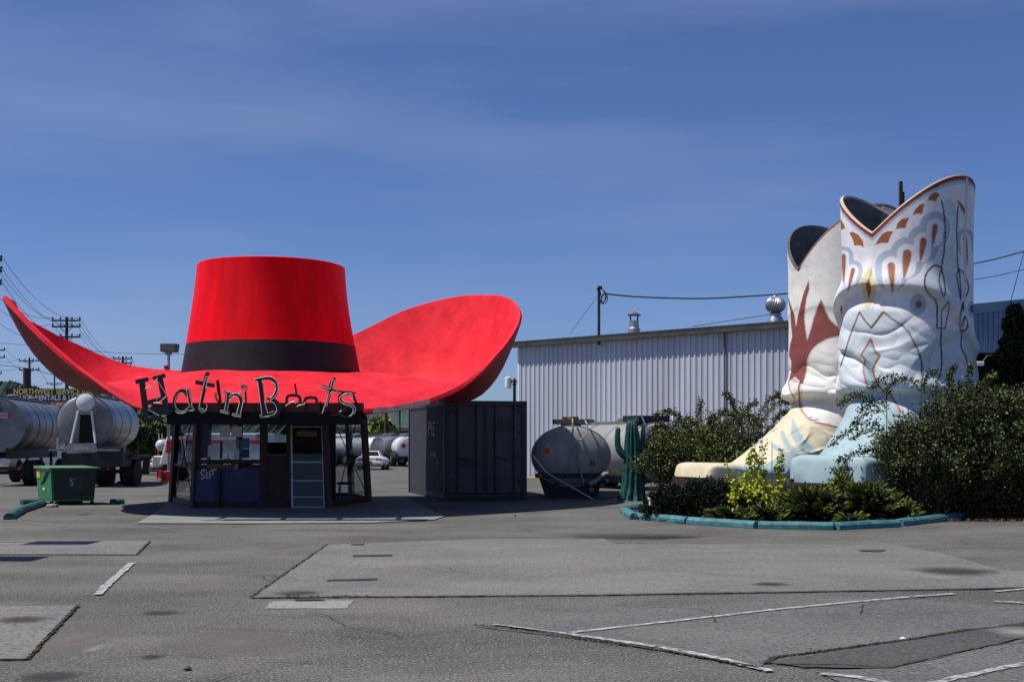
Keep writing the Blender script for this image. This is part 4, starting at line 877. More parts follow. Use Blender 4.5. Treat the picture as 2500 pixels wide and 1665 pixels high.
# ================================================================== WAREHOUSE
WA = Vector((.34, 64, 0)); WU = Vector((.735, -.678, 0)); WN = Vector((-.678, -.735, 0)); WH_ = 6.9
ware = thing('warehouse', 'long pale grey ribbed metal warehouse behind the cactus and tanks', 'warehouse', (8, 56, 0))
def wpt(s, z, o=0): return WA+WU*s+WN*o+Vector((0, 0, z))
PIT = .31; per = 3
for pnl in range(22):
    b = MB(); pr = []
    s0 = pnl*PIT*per
    for k in range(per):
        q = s0+k*PIT; pr += [(q, 0), (q+.10, 0), (q+.125, .045), (q+.20, .045), (q+.225, 0), (q+.262, 0), (q+.268, .012), (q+.28, .012), (q+.286, 0)]
    pr.append((s0+per*PIT, 0))
    n = len(pr); vs = [wpt(s_, .0, o+.004*(pnl % 2)) for s_, o in pr]+[wpt(s_, WH_-.02, o+.004*(pnl % 2)) for s_, o in pr]
    b.add(vs, [(i, i+1, n+i+1, n+i) for i in range(n-1)]); b.build('wall_panel', M['ware'], ware)
Lw = 22*per*PIT
b = MB(); WB = Vector((.678, .735, 0))        # solid body behind the cladding, low pitched roof
A0, A1 = wpt(0, 0, -.03), wpt(Lw, 0, -.03); D = 6
vs = [A0, A1, A1+WB*D, A0+WB*D]; b.hexa([v+Vector((0, 0, 0)) for v in vs]+[v+Vector((0, 0, WH_-.1)) for v in vs]); b.build('wall', M['ware'], ware)
b = MB()
n = 120; vs = []
for i in range(n+1):
    s_ = -.25+(Lw+.3)*i/n; zz = WH_+.03*(i % 2); vs.append(wpt(s_, zz, .42)); 
for i in range(n+1):
    s_ = -.25+(Lw+.3)*i/n; zz = WH_+.5+.03*(i % 2); vs.append(wpt(s_, zz, -6.1))
b.add(vs, [(i, i+1, n+2+i, n+1+i) for i in range(n)]); vs2 = [wpt(-.25, WH_+.5, -6.1), wpt(Lw+.05, WH_+.5, -6.1), wpt(Lw+.05, WH_-.2, -6.15), wpt(-.25, WH_-.2, -6.15)]; b.add(vs2, [(0, 1, 2, 3)])
b.add([wpt(-.25, WH_-.14, .41), wpt(Lw+.05, WH_-.14, .41), wpt(Lw+.05, WH_+.02, .43), wpt(-.25, WH_+.02, .43)], [(0, 1, 2, 3)]); b.build('roof', M['roofm'], ware)
b = MB(); b.hexa([wpt(-.3, WH_-.26, .02), wpt(Lw, WH_-.26, .02), wpt(Lw, WH_-.26, .42), wpt(-.3, WH_-.26, .42)][::-1]+[wpt(-.3, WH_-.12, .02), wpt(Lw, WH_-.12, .02), wpt(Lw, WH_-.12, .46), wpt(-.3, WH_-.12, .46)][::-1]); b.build('gutter', M['gutter'], ware)
sdp = 12.65
b = MB(); b.tube([wpt(sdp, WH_-.2, .2), wpt(sdp, WH_-.45, .1), wpt(sdp, .1, .08)], .045, 8); b.build('downspout', M['gutter'], ware)
b = MB(); b.hexa([wpt(-.02, 0, .06), wpt(.10, 0, .06), wpt(.10, 0, -.1), wpt(-.02, 0, -.1)]+[wpt(-.02, WH_-.3, .06), wpt(.10, WH_-.3, .06), wpt(.10, WH_-.3, -.1), wpt(-.02, WH_-.3, -.1)]); b.build('corner_trim', M['white'], ware)
# roof furniture
def Wv(px, py, Y): return W(px, py, Y)
t = thing('chimney_vent', 'small metal flue with a conical cap on the warehouse roof', 'vent', Wv(1548, 806, 62)); p = Wv(1548, 806, 62); k = 62/FPX
b = MB(); b.lathe([(15*k, -.6), (15*k, 3*k), (12*k, 6*k), (11.5*k, 20*k), (11.5*k, 22*k)], p, 20); b.build('flue', M['galv'], t, smooth=True)
b = MB(); b.lathe([(17*k, 36*k), (17*k, 37.5*k), (1.5*k, 46*k), (.3*k, 47*k)], p, 16); b.build('cap', M['gutter'], t)
for q in range(4):
    b = MB(); a_ = q*math.pi/2+.6; b.tube([p+Vector((11*k*math.cos(a_), 11*k*math.sin(a_), 20*k)), p+Vector((13.5*k*math.cos(a_), 13.5*k*math.sin(a_), 37*k))], .02, 4); b.build('cap_strut', M['roofm'], t)
p = Wv(1893, 779, 56); k = 56/FPX
t = thing('turbine_vent', 'silver onion shaped turbine vent on the warehouse roof beside the cream boot', 'vent', p)
b = MB(); b.lathe([(20*k, -.6), (19*k, 0), (14*k, 7*k), (14*k, 12*k), (17*k, 13*k)], p, 24); b.build('base', M['galv'], t, smooth=True)
b = MB(); ns = 52; rows = 12; vs = []
for j in range(rows+1):
    a_ = -1.15+j*(1.15+1.45)/rows
    for q in range(ns):
        th = 2*math.pi*q/ns+j*.05; rr = 23.5*k*math.cos(a_)*(1+(.06 if q % 2 else -.03)); vs.append((p[0]+rr*math.cos(th), p[1]+rr*math.sin(th), p[2]+34*k+21*k*math.sin(a_)))
b.add(vs, [(j*ns+q, j*ns+(q+1) % ns, (j+1)*ns+(q+1) % ns, (j+1)*ns+q) for j in range(rows) for q in range(ns)]+[[rows*ns+q for q in range(ns)], list(range(ns))[::-1]]); b.build('ribbed_head', M['galv'], t)
b = MB(); b.lathe([(7*k, 55*k), (6*k, 56.5*k), (.1, 57*k)], p, 16); b.build('top_plate', M['galv'], t)
p = Wv(1462, 818, 60); t = thing('service_mast', 'thin dark mast with coiled cables standing on the warehouse roof', 'mast', p)
b = MB(); b.tube([p+Vector((0, 0, -.5)), Wv(1462, 706, 60)], .07, 8); b.build('pole', M['wood'], t)
b = MB(); b.tube([Wv(1460, 708, 60), Wv(1463, 702, 60), Wv(1470, 703, 60)], .09, 8); b.build('weatherhead', M['black'], t)
for i, q in enumerate(([(1468, 704), (1478, 715), (1483, 728), (1480, 738), (1470, 742), (1466, 735), (1472, 722), (1480, 716)], [(1466, 703), (1475, 712), (1478, 725), (1472, 740), (1468, 730), (1474, 716), (1482, 718)], [(1464, 706), (1468, 725), (1470, 738), (1476, 735), (1482, 722), (1483, 718)])):
    b = MB(); b.tube([Wv(x, y, 59.9-.1*i) for x, y in smooth(q, 4)], .025, 5); b.build('cable_loop', M['wire'], t)
def wire(name, label, pts, Ys, r=.02, grp=None, cat='cable'):
    n = len(pts); sp = smooth(pts, 6); m_ = len(sp); P = [W(x, y, Ys[0]+(Ys[1]-Ys[0])*i/(m_-1)) for i, (x, y) in enumerate(sp)]
    b = MB(); b.tube(P, r, 4); return tag(b.build(name, M['wire']), label, cat, grp)
wire('overhead_cable', 'black cable running from the roof mast to the boots', [(1483, 718), (1560, 725), (1700, 729), (1820, 724), (1990, 712)], (60, 64), .036)
wire('guy_wire', 'thin guy wire from the roof mast down to the left', [(1461, 722), (1425, 768), (1391, 816)], (60, 61), .012)
wire('guy_wire', 'thin wire rising gently along the warehouse roof to the turbine vent', [(1690, 797), (1780, 783), (1875, 769)], (63, 60), .018)
wire('overhead_cable', 'upper black cable crossing the sky right of the boots', [(2300, 655), (2370, 645), (2440, 630), (2520, 608)], (50, 48), .028)
wire('overhead_cable', 'lower thin cable crossing the sky right of the boots', [(2300, 697), (2370, 684), (2440, 672), (2520, 653)], (50, 48), .016)
# shed at the right
sh = thing('open_shed', 'blue grey ribbed shed with dark open bay, right of the boots', 'shed', (22, 52, 0)); SYs = 50
def spt(x, z, o=0): return Vector((x, SYs-o, z))
xs0 = 17.2
for pnl in range(14):
    b = MB(); pr = []; s0 = xs0+pnl*.615
    for q in (s0, s0+.205, s0+.41): pr += [(q, 0), (q+.12, 0), (q+.14, .05), (q+.17, .05), (q+.19, 0)]
    pr.append((s0+.615, 0)); n = len(pr)
    vs = [spt(x, 5.33, o+.002*(pnl % 2)) for x, o in pr]+[spt(x, 7.1+(x-18.9)*.10, o+.002*(pnl % 2)) for x, o in pr]; b.add(vs, [(i, i+1, n+i+1, n+i) for i in range(n-1)]); b.build('cladding_panel', M['shed'], sh)
b = MB(); b.hexa([spt(xs0, 6.75, .1), spt(26, 7.62, .1), spt(26, 7.62, -.1), spt(xs0, 6.75, -.1)]+[spt(xs0, 7.15, .12), spt(26, 8.02, .12), spt(26, 8.02, -.1), spt(xs0, 7.15, -.1)]); b.build('fascia_trim', M['shed'], sh)
b = MB(); b.hexa([(xs0, SYs+.05, 6.9), (26, SYs+.05, 7.8), (26, SYs+14, 7.8), (xs0, SYs+14, 6.9), (xs0, SYs+.05, 7.1), (26, SYs+.05, 8.0), (26, SYs+14, 8.0), (xs0, SYs+14, 7.1)]); b.build('roof', M['roofm'], sh)
b = MB(); b.box(((xs0+26)/2, SYs+13, 3.4), (26-xs0, .2, 6.8)); b.build('back_wall', M['contd'], sh)
b = MB(); b.box((26, SYs+6.5, 3.4), (.2, 13, 6.8)); b.build('side_wall', M['contd'], sh)
b = MB(); b.box((xs0+.1, SYs+6.5, 3.4), (.2, 13, 6.8)); b.build('side_wall', M['contd'], sh)
for x in (17.6, 21.5, 25.5):
    b = MB(); b.box((x, SYs+.2, 2.7), (.2, .2, 5.4)); b.build('column', M['contd'], sh)
t = thing('wall_lamp', 'small pale floodlight under the shed edge right of the boots', 'lamp', W(2390, 888, 49.5))
b = MB(); p = W(2390, 888, 49.5); b.box(p, (.35, .25, .18)); b.build('lamp_head', M['white'], t, bevel=.03); b = MB(); b.tube([W(2398, 884, 49.5), W(2410, 868, 49.6), W(2424, 868, 49.9)], .02, 5); b.build('bracket', M['gutter'], t)
# ================================================================== CONTAINER
c0 = Vector((-1.94, 35.3, 0)); cd = Vector((.97, .25, 0)).normalized(); cs = Vector((-.25, .97, 0)).normalized(); CHt = 2.86
ct = thing('shipping_container', 'dark grey shipping container with double doors in the shade of the hat brim', 'container', (-1.5, 37.5, 0))
def cp(u, v, z): return c0+cd*u+cs*v+Vector((0, 0, z))
def cbox(name, u0, u1, v0, v1, z0, z1, m, parent=ct, **k):
    b = MB(); b.hexa([cp(u0, v0, z0), cp(u1, v0, z0), cp(u1, v1, z0), cp(u0, v1, z0), cp(u0, v0, z1), cp(u1, v0, z1), cp(u1, v1, z1), cp(u0, v1, z1)]); return b.build(name, m, parent, **k)
cbox('roof', 0, 2.44, 0, 6.1, CHt-.02, CHt, M['cont']); cbox('bottom_frame', 0.02, 2.42, 0.02, 6.08, .02, .18, M['contd'])
def corr(name, along, fixed, L0, L1, z0, z1, m, out_):
    b = MB(); pr = []; x = L0
    while x < L1: pr += [(x, 0), (x+.07, 0), (x+.10, .035), (x+.17, .035)]; x += .2
    pr.append((L1, 0)); n = len(pr)
    f = (lambda s_, o, z: cp(fixed-out_*o, s_, z)) if along == 'v' else (lambda s_, o, z: cp(s_, fixed-out_*o, z))
    b.add([f(s_, o, z0) for s_, o in pr]+[f(s_, o, z1) for s_, o in pr], [(i, i+1, n+i+1, n+i) for i in range(n-1)]); return b.build(name, m, ct)
side = corr('side_wall', 'v', .04, .1, 6.0, .18, CHt-.12, M['cont'], 1); corr('side_wall', 'v', 2.40, .1, 6.0, .18, CHt-.12, M['cont'], -1)
cbox('end_wall', .05, 2.39, 6.0, 6.06, .1, CHt-.05, M['cont'])
for v in (0, 6.0):
    for u in (0, 2.34): cbox('corner_post', u-.01, u+.11, v-.01, v+.11, 0, CHt+.01, M['contd'])
for u in (0.0, 2.38): cbox('top_rail', u-.012, u+.072, .1, 6.0, CHt-.12, CHt+.012, M['contd'])
cbox('door_header', .1, 2.34, -.005, .09, CHt-.14, CHt+.005, M['contd'])
for u0, u1 in ((.11, 1.215), (1.225, 2.33)):
    d = cbox('door', u0, u1, .02, .07, .2, CHt-.15, M['cont'])
    cbox('door_frame', u0, u0+.05, .0, .02, .2, CHt-.15, M['contd'], d); cbox('door_frame', u1-.05, u1, .0, .02, .2, CHt-.15, M['contd'], d)
    for uu in ((u0+u1)/2-.28, (u0+u1)/2+.28):
        b = MB(); b.tube([cp(uu, -.02, .15), cp(uu, -.02, CHt-.1)], .02, 6); b.build('lock_bar', M['contd'], d)
    for z in (.5, 1.2, 1.9, 2.5): cbox('hinge', (u0 if u0 < 1 else u1-.14), (u0+.14 if u0 < 1 else u1), -.012, .0, z, z+.12, M['contd'], d)
    b = MB(); b.tube([cp((u0+u1)/2-.28, -.05, 1.25), cp((u0+u1)/2+.12, -.05, 1.15)], .018, 6); b.build('door_handle', M['contd'], d)
cbox('placard', 1.6, 2.0, .0, .018, 1.95, 2.4, M['contd']); cbox('placard', .35, .95, .0, .018, .95, 1.2, M['contd'])
ang = math.degrees(math.atan2(-cs.y, -cs.x))
text('lettering', 'PIE', .62, M['conttext'], ct, cp(-.014, 1.9, 2.05), rz=ang, sx=1.5); text('lettering', 'EXPRESS', .2, M['conttext'], ct, cp(-.014, 1.6, 1.28), rz=ang, sx=1.3); text('lettering', '153', .16, M['conttext'], ct, cp(-.014, .9, 1.08), rz=ang, sx=1.3)
# ================================================================== DUMPSTER
dp = Vector((-12.0, 32.6, 0))
dl_, dr = Gd(127, 1233), Gd(225, 1232); x0, y0 = dl_; x1 = x0+1.5
# green left end is seen: box turned slightly so its left side shows
t = thing('dumpster', 'green steel dumpster, bright left end with yellow sticker, shaded dark front', 'dumpster', (x0+.8, y0+.5, 0))
e = Vector(Gd(97, 1223)+(0,)); f0 = Vector((x0, y0, 0)); u_ = Vector((.97, .22, 0)); v_ = Vector((-.56, .83, 0)).normalized()
def dpn(u, v, z): return f0+u_*u+v_*v+Vector((0, 0, z))
f0_top = .06
b = MB(); b.hexa([dpn(0, 0, .1), dpn(1.05, 0, .1), dpn(1.05, 1.5, .1), dpn(0, 1.5, .1), dpn(-.05, -.05, .95), dpn(1.12, -.05, .95), dpn(1.12, 1.58, .95), dpn(-.05, 1.58, .95)]); b.build('body', M['dump'], t, bevel=.01)
b = MB(); b.hexa([dpn(-.1, -.1, .955), dpn(1.2, -.1, .955), dpn(1.2, 1.62, .955), dpn(-.1, 1.62, .955), dpn(-.1, -.1, .99), dpn(1.2, -.1, .99), dpn(1.2, 1.62, 1.02), dpn(-.1, 1.62, 1.02)]); b.build('lid', mat('dumpster_lid', (.12, .22, .10), .5), t)
b = MB(); b.hexa([dpn(.03, -.05, .15), dpn(1.05, -.05, .15), dpn(1.05, .02, .15), dpn(.03, .02, .15), dpn(.0, -.1, .93), dpn(1.10, -.1, .93), dpn(1.10, .0, .93), dpn(0, .0, .93)]); b.build('front_panel', M['dumpd'], t)
b = MB(); b.hexa([dpn(.4, -.085, .42), dpn(.78, -.085, .42), dpn(.78, -.07, .42), dpn(.4, -.07, .42), dpn(.4, -.10, .76), dpn(.78, -.10, .76), dpn(.78, -.07, .76), dpn(.4, -.07, .76)]); lb = b.build('sign_plate', M['contd'], t)
text('lettering', 'S', .26, M['conttext'], lb, dpn(.47, -.108, .6))
an = math.degrees(math.atan2(-v_.y, -v_.x))
b = MB(); b.hexa([dpn(-.055, 1.1, .70), dpn(-.055, 1.42, .70), dpn(-.03, 1.42, .70), dpn(-.03, 1.1, .70), dpn(-.066, 1.1, .86), dpn(-.066, 1.42, .86), dpn(-.04, 1.42, .86), dpn(-.04, 1.1, .86)]); b.build('yellow_sticker', M['yellow'], t)
text('lettering', '145', .12, M['signwhite'], t, dpn(-.045, .72, .40), rz=an, sx=1.5)
b = MB(); b.hexa([dpn(-.05, .6, .62), dpn(-.05, 1.1, .5), dpn(-.04, 1.1, .5), dpn(-.04, .6, .62), dpn(-.066, .1, .88), dpn(-.066, .35, .88), dpn(-.055, .35, .88), dpn(-.055, .1, .88)]); b.build('scuffed_patch', M['black'], t)
for u in (.0, 1.02):
    for v in (.05, 1.4):
        b = MB(); b.lathe([(.05, -.03), (.055, 0), (.05, .03)], dpn(u, v, .055), 10, 'y'); b.build('caster', M['tyre'], t)
b = MB(); b.box(dpn(.55, -.08, .62)-Vector((0, 0, .4)), (1.0, .05, .05)); b.build('fork_pocket', M['dumpd'], t)
# ================================================================== TANKERS AND VEHICLES
def tanker(label, ec, a, bb, Ln, dr, m, group, mend=None, wheels=True, straps=4, axles=(1.0, 2.2), legs=True, catwalk=True, dome=.25, shell='tank_shell', cat='tank trailer', fender=False):
    e = Vector((dr[0], dr[1], 0)).normalized(); n = Vector((e.y, -e.x, 0)); t = thing('tank_trailer', label, cat, (ec.x, ec.y, 0), group)
    P = lambda u, v, z: Vector((ec.x, ec.y, 0))+e*u+n*v+Vector((0, 0, z)); zc = ec.z; NS_ = 40
    def ringat(u, f): return [P(u, a*f*math.cos(2*math.pi*k/NS_), zc+bb*f*math.sin(2*math.pi*k/NS_)) for k in range(NS_)]
    def loft(us, name, mm):
        b = MB(); vs = [v for u, f in us for v in ringat(u, f)]; q = len(us)
        b.add(vs, [(i*NS_+k, (i+1)*NS_+k, (i+1)*NS_+(k+1) % NS_, i*NS_+(k+1) % NS_) for i in range(q-1) for k in range(NS_)]+[list(range(NS_)), [(q-1)*NS_+k for k in range(NS_)][::-1]]); return b.build(name, mm, t, smooth=True)
    loft([(0, .98), (.05, 1.0)]+[(Ln*i/6, 1) for i in range(1, 6)]+[(Ln-.05, 1), (Ln+dome*.6, .8), (Ln+dome, .3)], shell, m)
    dm = [( -dome*(1-(f)**2), f) for f in (.02, .3, .5, .7, .85, .95)]; 
    loft([(-dome*math.sqrt(max(0, 1-f*f))*.9-.01, f) for f in (.03, .3, .5, .7, .85, .93)]+[(-.02, .975), (.0, .975)], 'tank_end', mend or m)
    loft([(-.03, .99), (-.03, 1.012), (.05, 1.015), (.06, .99)], 'end_ring', mend or m)
    for i in range(straps): u = Ln*(i+1)/(straps+1); loft([(u-.04, 1.0), (u-.035, 1.014), (u+.035, 1.014), (u+.04, 1.0)], 'strap', M['gutter'] if i % 2 else m)
    if catwalk:
        b = MB(); b.hexa([P(.4, -.3, zc+bb*.97), P(Ln-.4, -.3, zc+bb*.97), P(Ln-.4, .3, zc+bb*.97), P(.4, .3, zc+bb*.97), P(.4, -.3, zc+bb+.07), P(Ln-.4, -.3, zc+bb+.07), P(Ln-.4, .3, zc+bb+.07), P(.4, .3, zc+bb+.07)]); b.build('catwalk', M['gutter'], t)
        for u in (Ln*.3, Ln*.7):
            b = MB(); q = P(u, 0, zc+bb+.06); b.lathe([(.25, 0), (.25, .1), (.18, .14), (.02, .16)], q, 14); b.build('hatch', M['gutter'], t)
    zf = max(.5, zc-bb*.98)
    for v in (-.42, .42):
        b = MB(); b.hexa([P(-.1, v-.06, zf-.28), P(Ln, v-.06, zf-.28), P(Ln, v+.06, zf-.28), P(-.1, v+.06, zf-.28), P(-.1, v-.06, zf+.12), P(Ln, v-.06, zf+.12), P(Ln, v+.06, zf+.12), P(-.1, v+.06, zf+.12)]); b.build('frame_rail', M['chassis'], t)
    if wheels:
        for u in axles:
            b = MB(); b.tube([P(u, -1.0, .5), P(u, 1.0, .5)], .07, 8); b.build('axle', M['chassis'], t)
            for v in (-.95, .95):
                b = MB(); b.tube([P(u, v-.2, .5), P(u, v-.14, .5), P(u, v+.14, .5), P(u, v+.2, .5)], [.42, .5, .5, .42], 22); w_ = b.build('tyre', M['tyre'], t, smooth=True)
                b = MB(); b.tube([P(u, v-.22, .5), P(u, v+.22, .5)], .24, 14); b.build('rim', M['rim'], w_)
    if legs:
        for v in (-.5, .5):
            b = MB(); b.hexa([P(Ln-1.2, v-.05, .08), P(Ln-1.1, v-.05, .08), P(Ln-1.1, v+.05, .08), P(Ln-1.2, v+.05, .08), P(Ln-1.2, v-.05, zf), P(Ln-1.1, v-.05, zf), P(Ln-1.1, v+.05, zf), P(Ln-1.2, v+.05, zf)]); b.build('landing_leg', M['chassis'], t)
            b = MB(); b.box(P(Ln-1.15, v, .04), (.3, .3, .06)); b.build('foot_plate', M['chassis'], t)
    b = MB(); b.hexa([P(-.28, -1.05, .62), P(-.2, -1.05, .62), P(-.2, 1.05, .62), P(-.28, 1.05, .62), P(-.28, -1.05, .76), P(-.2, -1.05, .76), P(-.2, 1.05, .76), P(-.28, 1.05, .76)]); b.build('rear_bumper', M['chassis'], t)
    for v in (-.9, .9):
        b = MB(); b.lathe([(.055, 0), (.055, .03), (.03, .04)], P(-.29, v, .69), 10, 'y'); b.build('tail_lamp', M['redp'], t)
    if fender:
        b = MB(); b.hexa([P(axles[0]-.7, -1.2, 1.0), P(axles[-1]+.7, -1.2, 1.0), P(axles[-1]+.7, 1.2, 1.0), P(axles[0]-.7, 1.2, 1.0), P(axles[0]-.7, -1.2, 1.05), P(axles[-1]+.7, -1.2, 1.05), P(axles[-1]+.7, 1.2, 1.05), P(axles[0]-.7, 1.2, 1.05)]); b.build('fender', M['chassis'], t)
    return t, P
gT = 'tank trailers parked at the left'; gR = 'distant tank trailers behind the hat shop'
t1, P1 = tanker('grey steel tank trailer cut off by the left edge, lettering on its end', W(-8, 1037, 47), 1.06, 1.04, 7.2, (-.115, 1), M['tank'], gT, M['tankend'], straps=6, axles=(1.0, 2.2, 6.0), dome=.06)
for s_, x, y, sz, m in (('FLAMMABLE', 6, 1014, .2, 'redtext'), ('97', 2, 1027, .28, 'black'), ('Pacific', -6, 998, .3, 'black'), ('1717', 0, 985, .2, 'black')):
    o = text('lettering', s_, sz, M[m], t1, W(x-14, y, 46.88)); o.location = W(x-10, y, 46.88)-t1.location
b = MB(); a_, c_ = W(-30, 1008, 46.9), W(20, 1021, 46.9); b.box(((a_.x+c_.x)/2, 46.91, (a_.z+c_.z)/2), (c_.x-a_.x, .01, a_.z-c_.z)); b.build('placard', M['paper'], t1)
t2, P2 = tanker('round grey tank trailer with white disc lid on an A-frame at its end', W(207, 1030, 46.5), 1.03, 1.02, 6.2, (-.14, 1), M['tank'], gT, M['tankend'], straps=2, axles=(3.4, 4.6), dome=.2, fender=True)
yy = 45.95
b = MB(); q = W(208, 983, yy); b.lathe([(.02, -.14), (.2, -.13), (.31, -.08), (.33, 0), (.33, .1)], q, 28, 'y'); b.build('disc_lid', M['white'], t2, smooth=True)
b = MB(); pts = [W(x, y, yy+.12) for x, y in ((183, 978), (190, 960), (226, 960), (234, 978), (233, 1012), (184, 1012))]; b.prism(pts, (0, 1, 0), 0, .04); b.build('mount_plate', M['tankg'], t2)
for p, q in (((191, 1003), (173, 1082)), ((223, 1003), (233, 1082))):
    b = MB(); b.tube([W(*p, yy+.06), W(*q, yy-.1)], .045, 6); b.build('a_frame_leg', M['white'], t2)
b = MB(); b.add([W(x, y, yy+.3) for x, y in ((196, 1012), (224, 1012), (232, 1082), (192, 1082))], [(0, 3, 2, 1)]); b.build('dark_opening', M['black'], t2)
b = MB(); pts = [W(x, y, yy-.2) for x, y in ((165, 1083), (231, 1081), (237, 1097), (236, 1104), (163, 1107), (158, 1094))]; b.prism(pts, (0, 1, 0), 0, .06); bp_ = b.build('control_plate', M['tankg'], t2)
b = MB(); a_, c_ = W(182, 1092, yy-.22), W(216, 1098, yy-.22); b.box(((a_.x+c_.x)/2, yy-.21, (a_.z+c_.z)/2), (c_.x-a_.x, .01, a_.z-c_.z)); b.build('placard', M['paper'], bp_)
text('lettering', 'FOR SALE', .10, M['redtext'], bp_, W(199, 1095, yy-.225), sx=1.0)
for x0_, x1_ in ((125, 150), (238, 290)):
    b = MB(); a_, c_ = W(x0_, 1096, yy), W(x1_, 1101, yy); b.box(((a_.x+c_.x)/2, yy, (a_.z+c_.z)/2), (c_.x-a_.x, .5, .06)); b.build('side_plate', M['tankg'], t2)
b = MB(); a_, c_ = W(150, 1103, yy), W(300, 1140, yy); b.box(((a_.x+c_.x)/2, yy+.6, (a_.z+c_.z)/2), (c_.x-a_.x, 1.2, a_.z-c_.z)); b.build('under_frame', M['chassis'], t2)
for px_ in (258, 322):
    b = MB(); c_ = W(px_, 1162, 47.4); b.tube([c_+Vector((-.24, 0, -.0)), c_+Vector((.24, 0, 0))], .5, 22); b.v = [(x, y, z-c_.z+.51) for x, y, z in b.v]; b.build('tyre', M['tyre'], t2)
b = MB(); c_ = W(334, 1110, 47.6); b.box((c_.x, 47.8, 1.15), (.5, 2.4, .1)); b.build('fender', M['chassis'], t2)
b = MB(); b.tube([W(141, 1095, yy), W(141, 1068, yy)], .05, 6); b.build('vent_pipe', M['galv'], t2)
t3, P3 = tanker('dull grey oval tank half in shadow behind the container, numbered 36', W(1394, 1113, 36.3), 1.17, .9, 6.0, (.04, 1.0), M['tankg'], 'oval tank trailers in front of the warehouse', M['tankg'], straps=2, wheels=False, legs=False, dome=.35)
b = MB(); b.hexa([P3(.1, -.75, .0), P3(5.8, -.75, .0), P3(5.8, .75, .0), P3(.1, .75, .0), P3(.1, -.95, .62), P3(5.8, -.95, .62), P3(5.8, .95, .62), P3(.1, .95, .62)]); b.build('cradle', M['chassis'], t3)
al3 = math.degrees(math.atan2(-1.0, -.04)); rz3 = al3+90
def fd(P, v, z, o=0): return P(-.36+o, v, z)
o = text('lettering', '36', .2, M['black'], t3, P3(-.36, .62, 1.05), rz=rz3+0)
def diamond(P, t, u, v, z, s_, m1='redp', m2='paper', label=True):
    for k, (ss, mm, oo) in enumerate(((1, 'paper', 0), (.86, m1, -.004))):
        b = MB(); pts = [P(u+oo, v, z-s_*ss), P(u+oo, v+s_*ss, z), P(u+oo, v, z+s_*ss), P(u+oo, v-s_*ss, z)]; b.add(pts+[q for q in pts], [(0, 1, 2, 3)]); b.build('hazard_placard', M[mm], t)
diamond(P3, t3, -.34, -.72, 1.40, .16)
for v in (.05, .42):
    b = MB(); b.tube([P3(-.1, v, 2.35), P3(-.33, v, 2.25), P3(-.40, v, 1.9), P3(-.42, v, 1.2)] if v < .2 else [P3(.1, v, 2.3), P3(-.25, v+.05, 2.2), P3(-.38, v+.03, 1.9), P3(-.40, v-.25, 1.65), P3(-.42, v-.2, 1.0), P3(-.35, v-.05, .45)], .028, 6); b.build('ladder_rail', M['tankg'], t3)
b = MB(); b.tube([P3(-.4, .05, 1.6), P3(-.4, .28, 1.58)], .02, 6); b.build('ladder_rung', M['tankg'], t3)
b = MB(); b.tube([W(1440, 1183, 35.75), W(1462, 1170, 35.75), W(1478, 1156, 35.75), W(1484, 1157, 35.75)], .07, 8); b.build('hose_pipe', M['tankg'], t3)
b = MB(); b.tube([W(1468, 1172, 35.75), W(1484, 1178, 35.75)], .11, 12); b.build('tail_pipe', M['chassis'], t3)
b = MB(); b.tube([W(1443, 1196, 35.75), W(1458, 1190, 35.75)], .035, 8); b.build('coupling', M['chassis'], t3)
b = MB(); c_ = W(1444, 1195, 35.7); b.lathe([(.07, 0), (.07, .05), (.02, .06)], c_, 10, 'y'); b.build('orange_lamp', M['orange'], t3)
b = MB(); c_ = P3(.55, 0, 2.28); b.box(c_, (1.1, .7, .14), R(rz3)); b.build('top_box', M['gutter'], t3)
b = MB(); random.seed(5)
for k in range(14): c_ = P3(.2+.07*k, random.uniform(-.2, .2), 2.38); b.box(c_, (.1, .08, .1), random.random()*3)
o = b.build('rusty_fittings', M['rust'], t3); o['kind'] = 'stuff'
pl = thing('diagonal_pole', 'long thin blue-grey pole leaning from the container to the ground', 'pole', W(1335, 1155, 38.5))
b = MB(); b.tube([W(1300, 1112, 35.6), W(1334, 1154, 35.6), W(1448, 1219, 35.3)], .03, 6); b.build('shaft', M['alum'], pl)
b = MB(); b.lathe([(.2, 0), (.18, .08), (.05, .1)], Vector((W(1462, 1222, 36).x, 36, 0)), 10); b.build('foot', M['teald'], pl)
t4, P4 = tanker('pale oval tank behind the cactus with red and white placard', W(1597, 1101, 43), 1.15, 1.0, 6.5, (-.45, .89), M['tankg'], 'oval tank trailers in front of the warehouse', mat('pale_tank_end', (.42, .40, .37), .5, .15, var=.15), straps=3, axles=(3.2, 4.4), dome=.25)
diamond(P4, t4, -.27, .25, 1.95, .27)
for v in (-.45, .55):
    b = MB(); b.tube([P4(-.1, v*1.3, 2.60), P4(-.24, v, 2.15), P4(-.3, v*.9, 1.8)], .035, 6); b.build('ladder_rail', M['alum'], t4)
b = MB(); c_ = P4(.5, 0, 2.5); b.box(c_, (1.4, .9, .22), math.atan2(-.55, -.84)); b.build('top_box', M['chassis'], t4)
b = MB(); b.box(P4(-.2, .2, .62), (1.0, .35, .3), 0); b.build('tail_box', M['tankg'], t4)
# small gear beside tank 3
t = thing('vent_stack', 'small steel vent stack and valve standing above the oval tank', 'pipe', Vector((W(1447, 1072, 47).x, 47, 1.7)))
b = MB(); b.lathe([(.16, 0), (.16, .5), (.1, .52), (.1, .55)], W(1452, 1078, 47), 12); b.build('canister', M['galv'], t, smooth=True)
b = MB(); b.tube([W(1448, 1062, 47), W(1447, 1028, 47)], .06, 8); b.build('pipe', M['chassis'], t)
b = MB(); b.tube([W(1447, 1066, 46.9), W(1436, 1060, 46.9)], .12, 10); b.build('valve', M['gutter'], t)
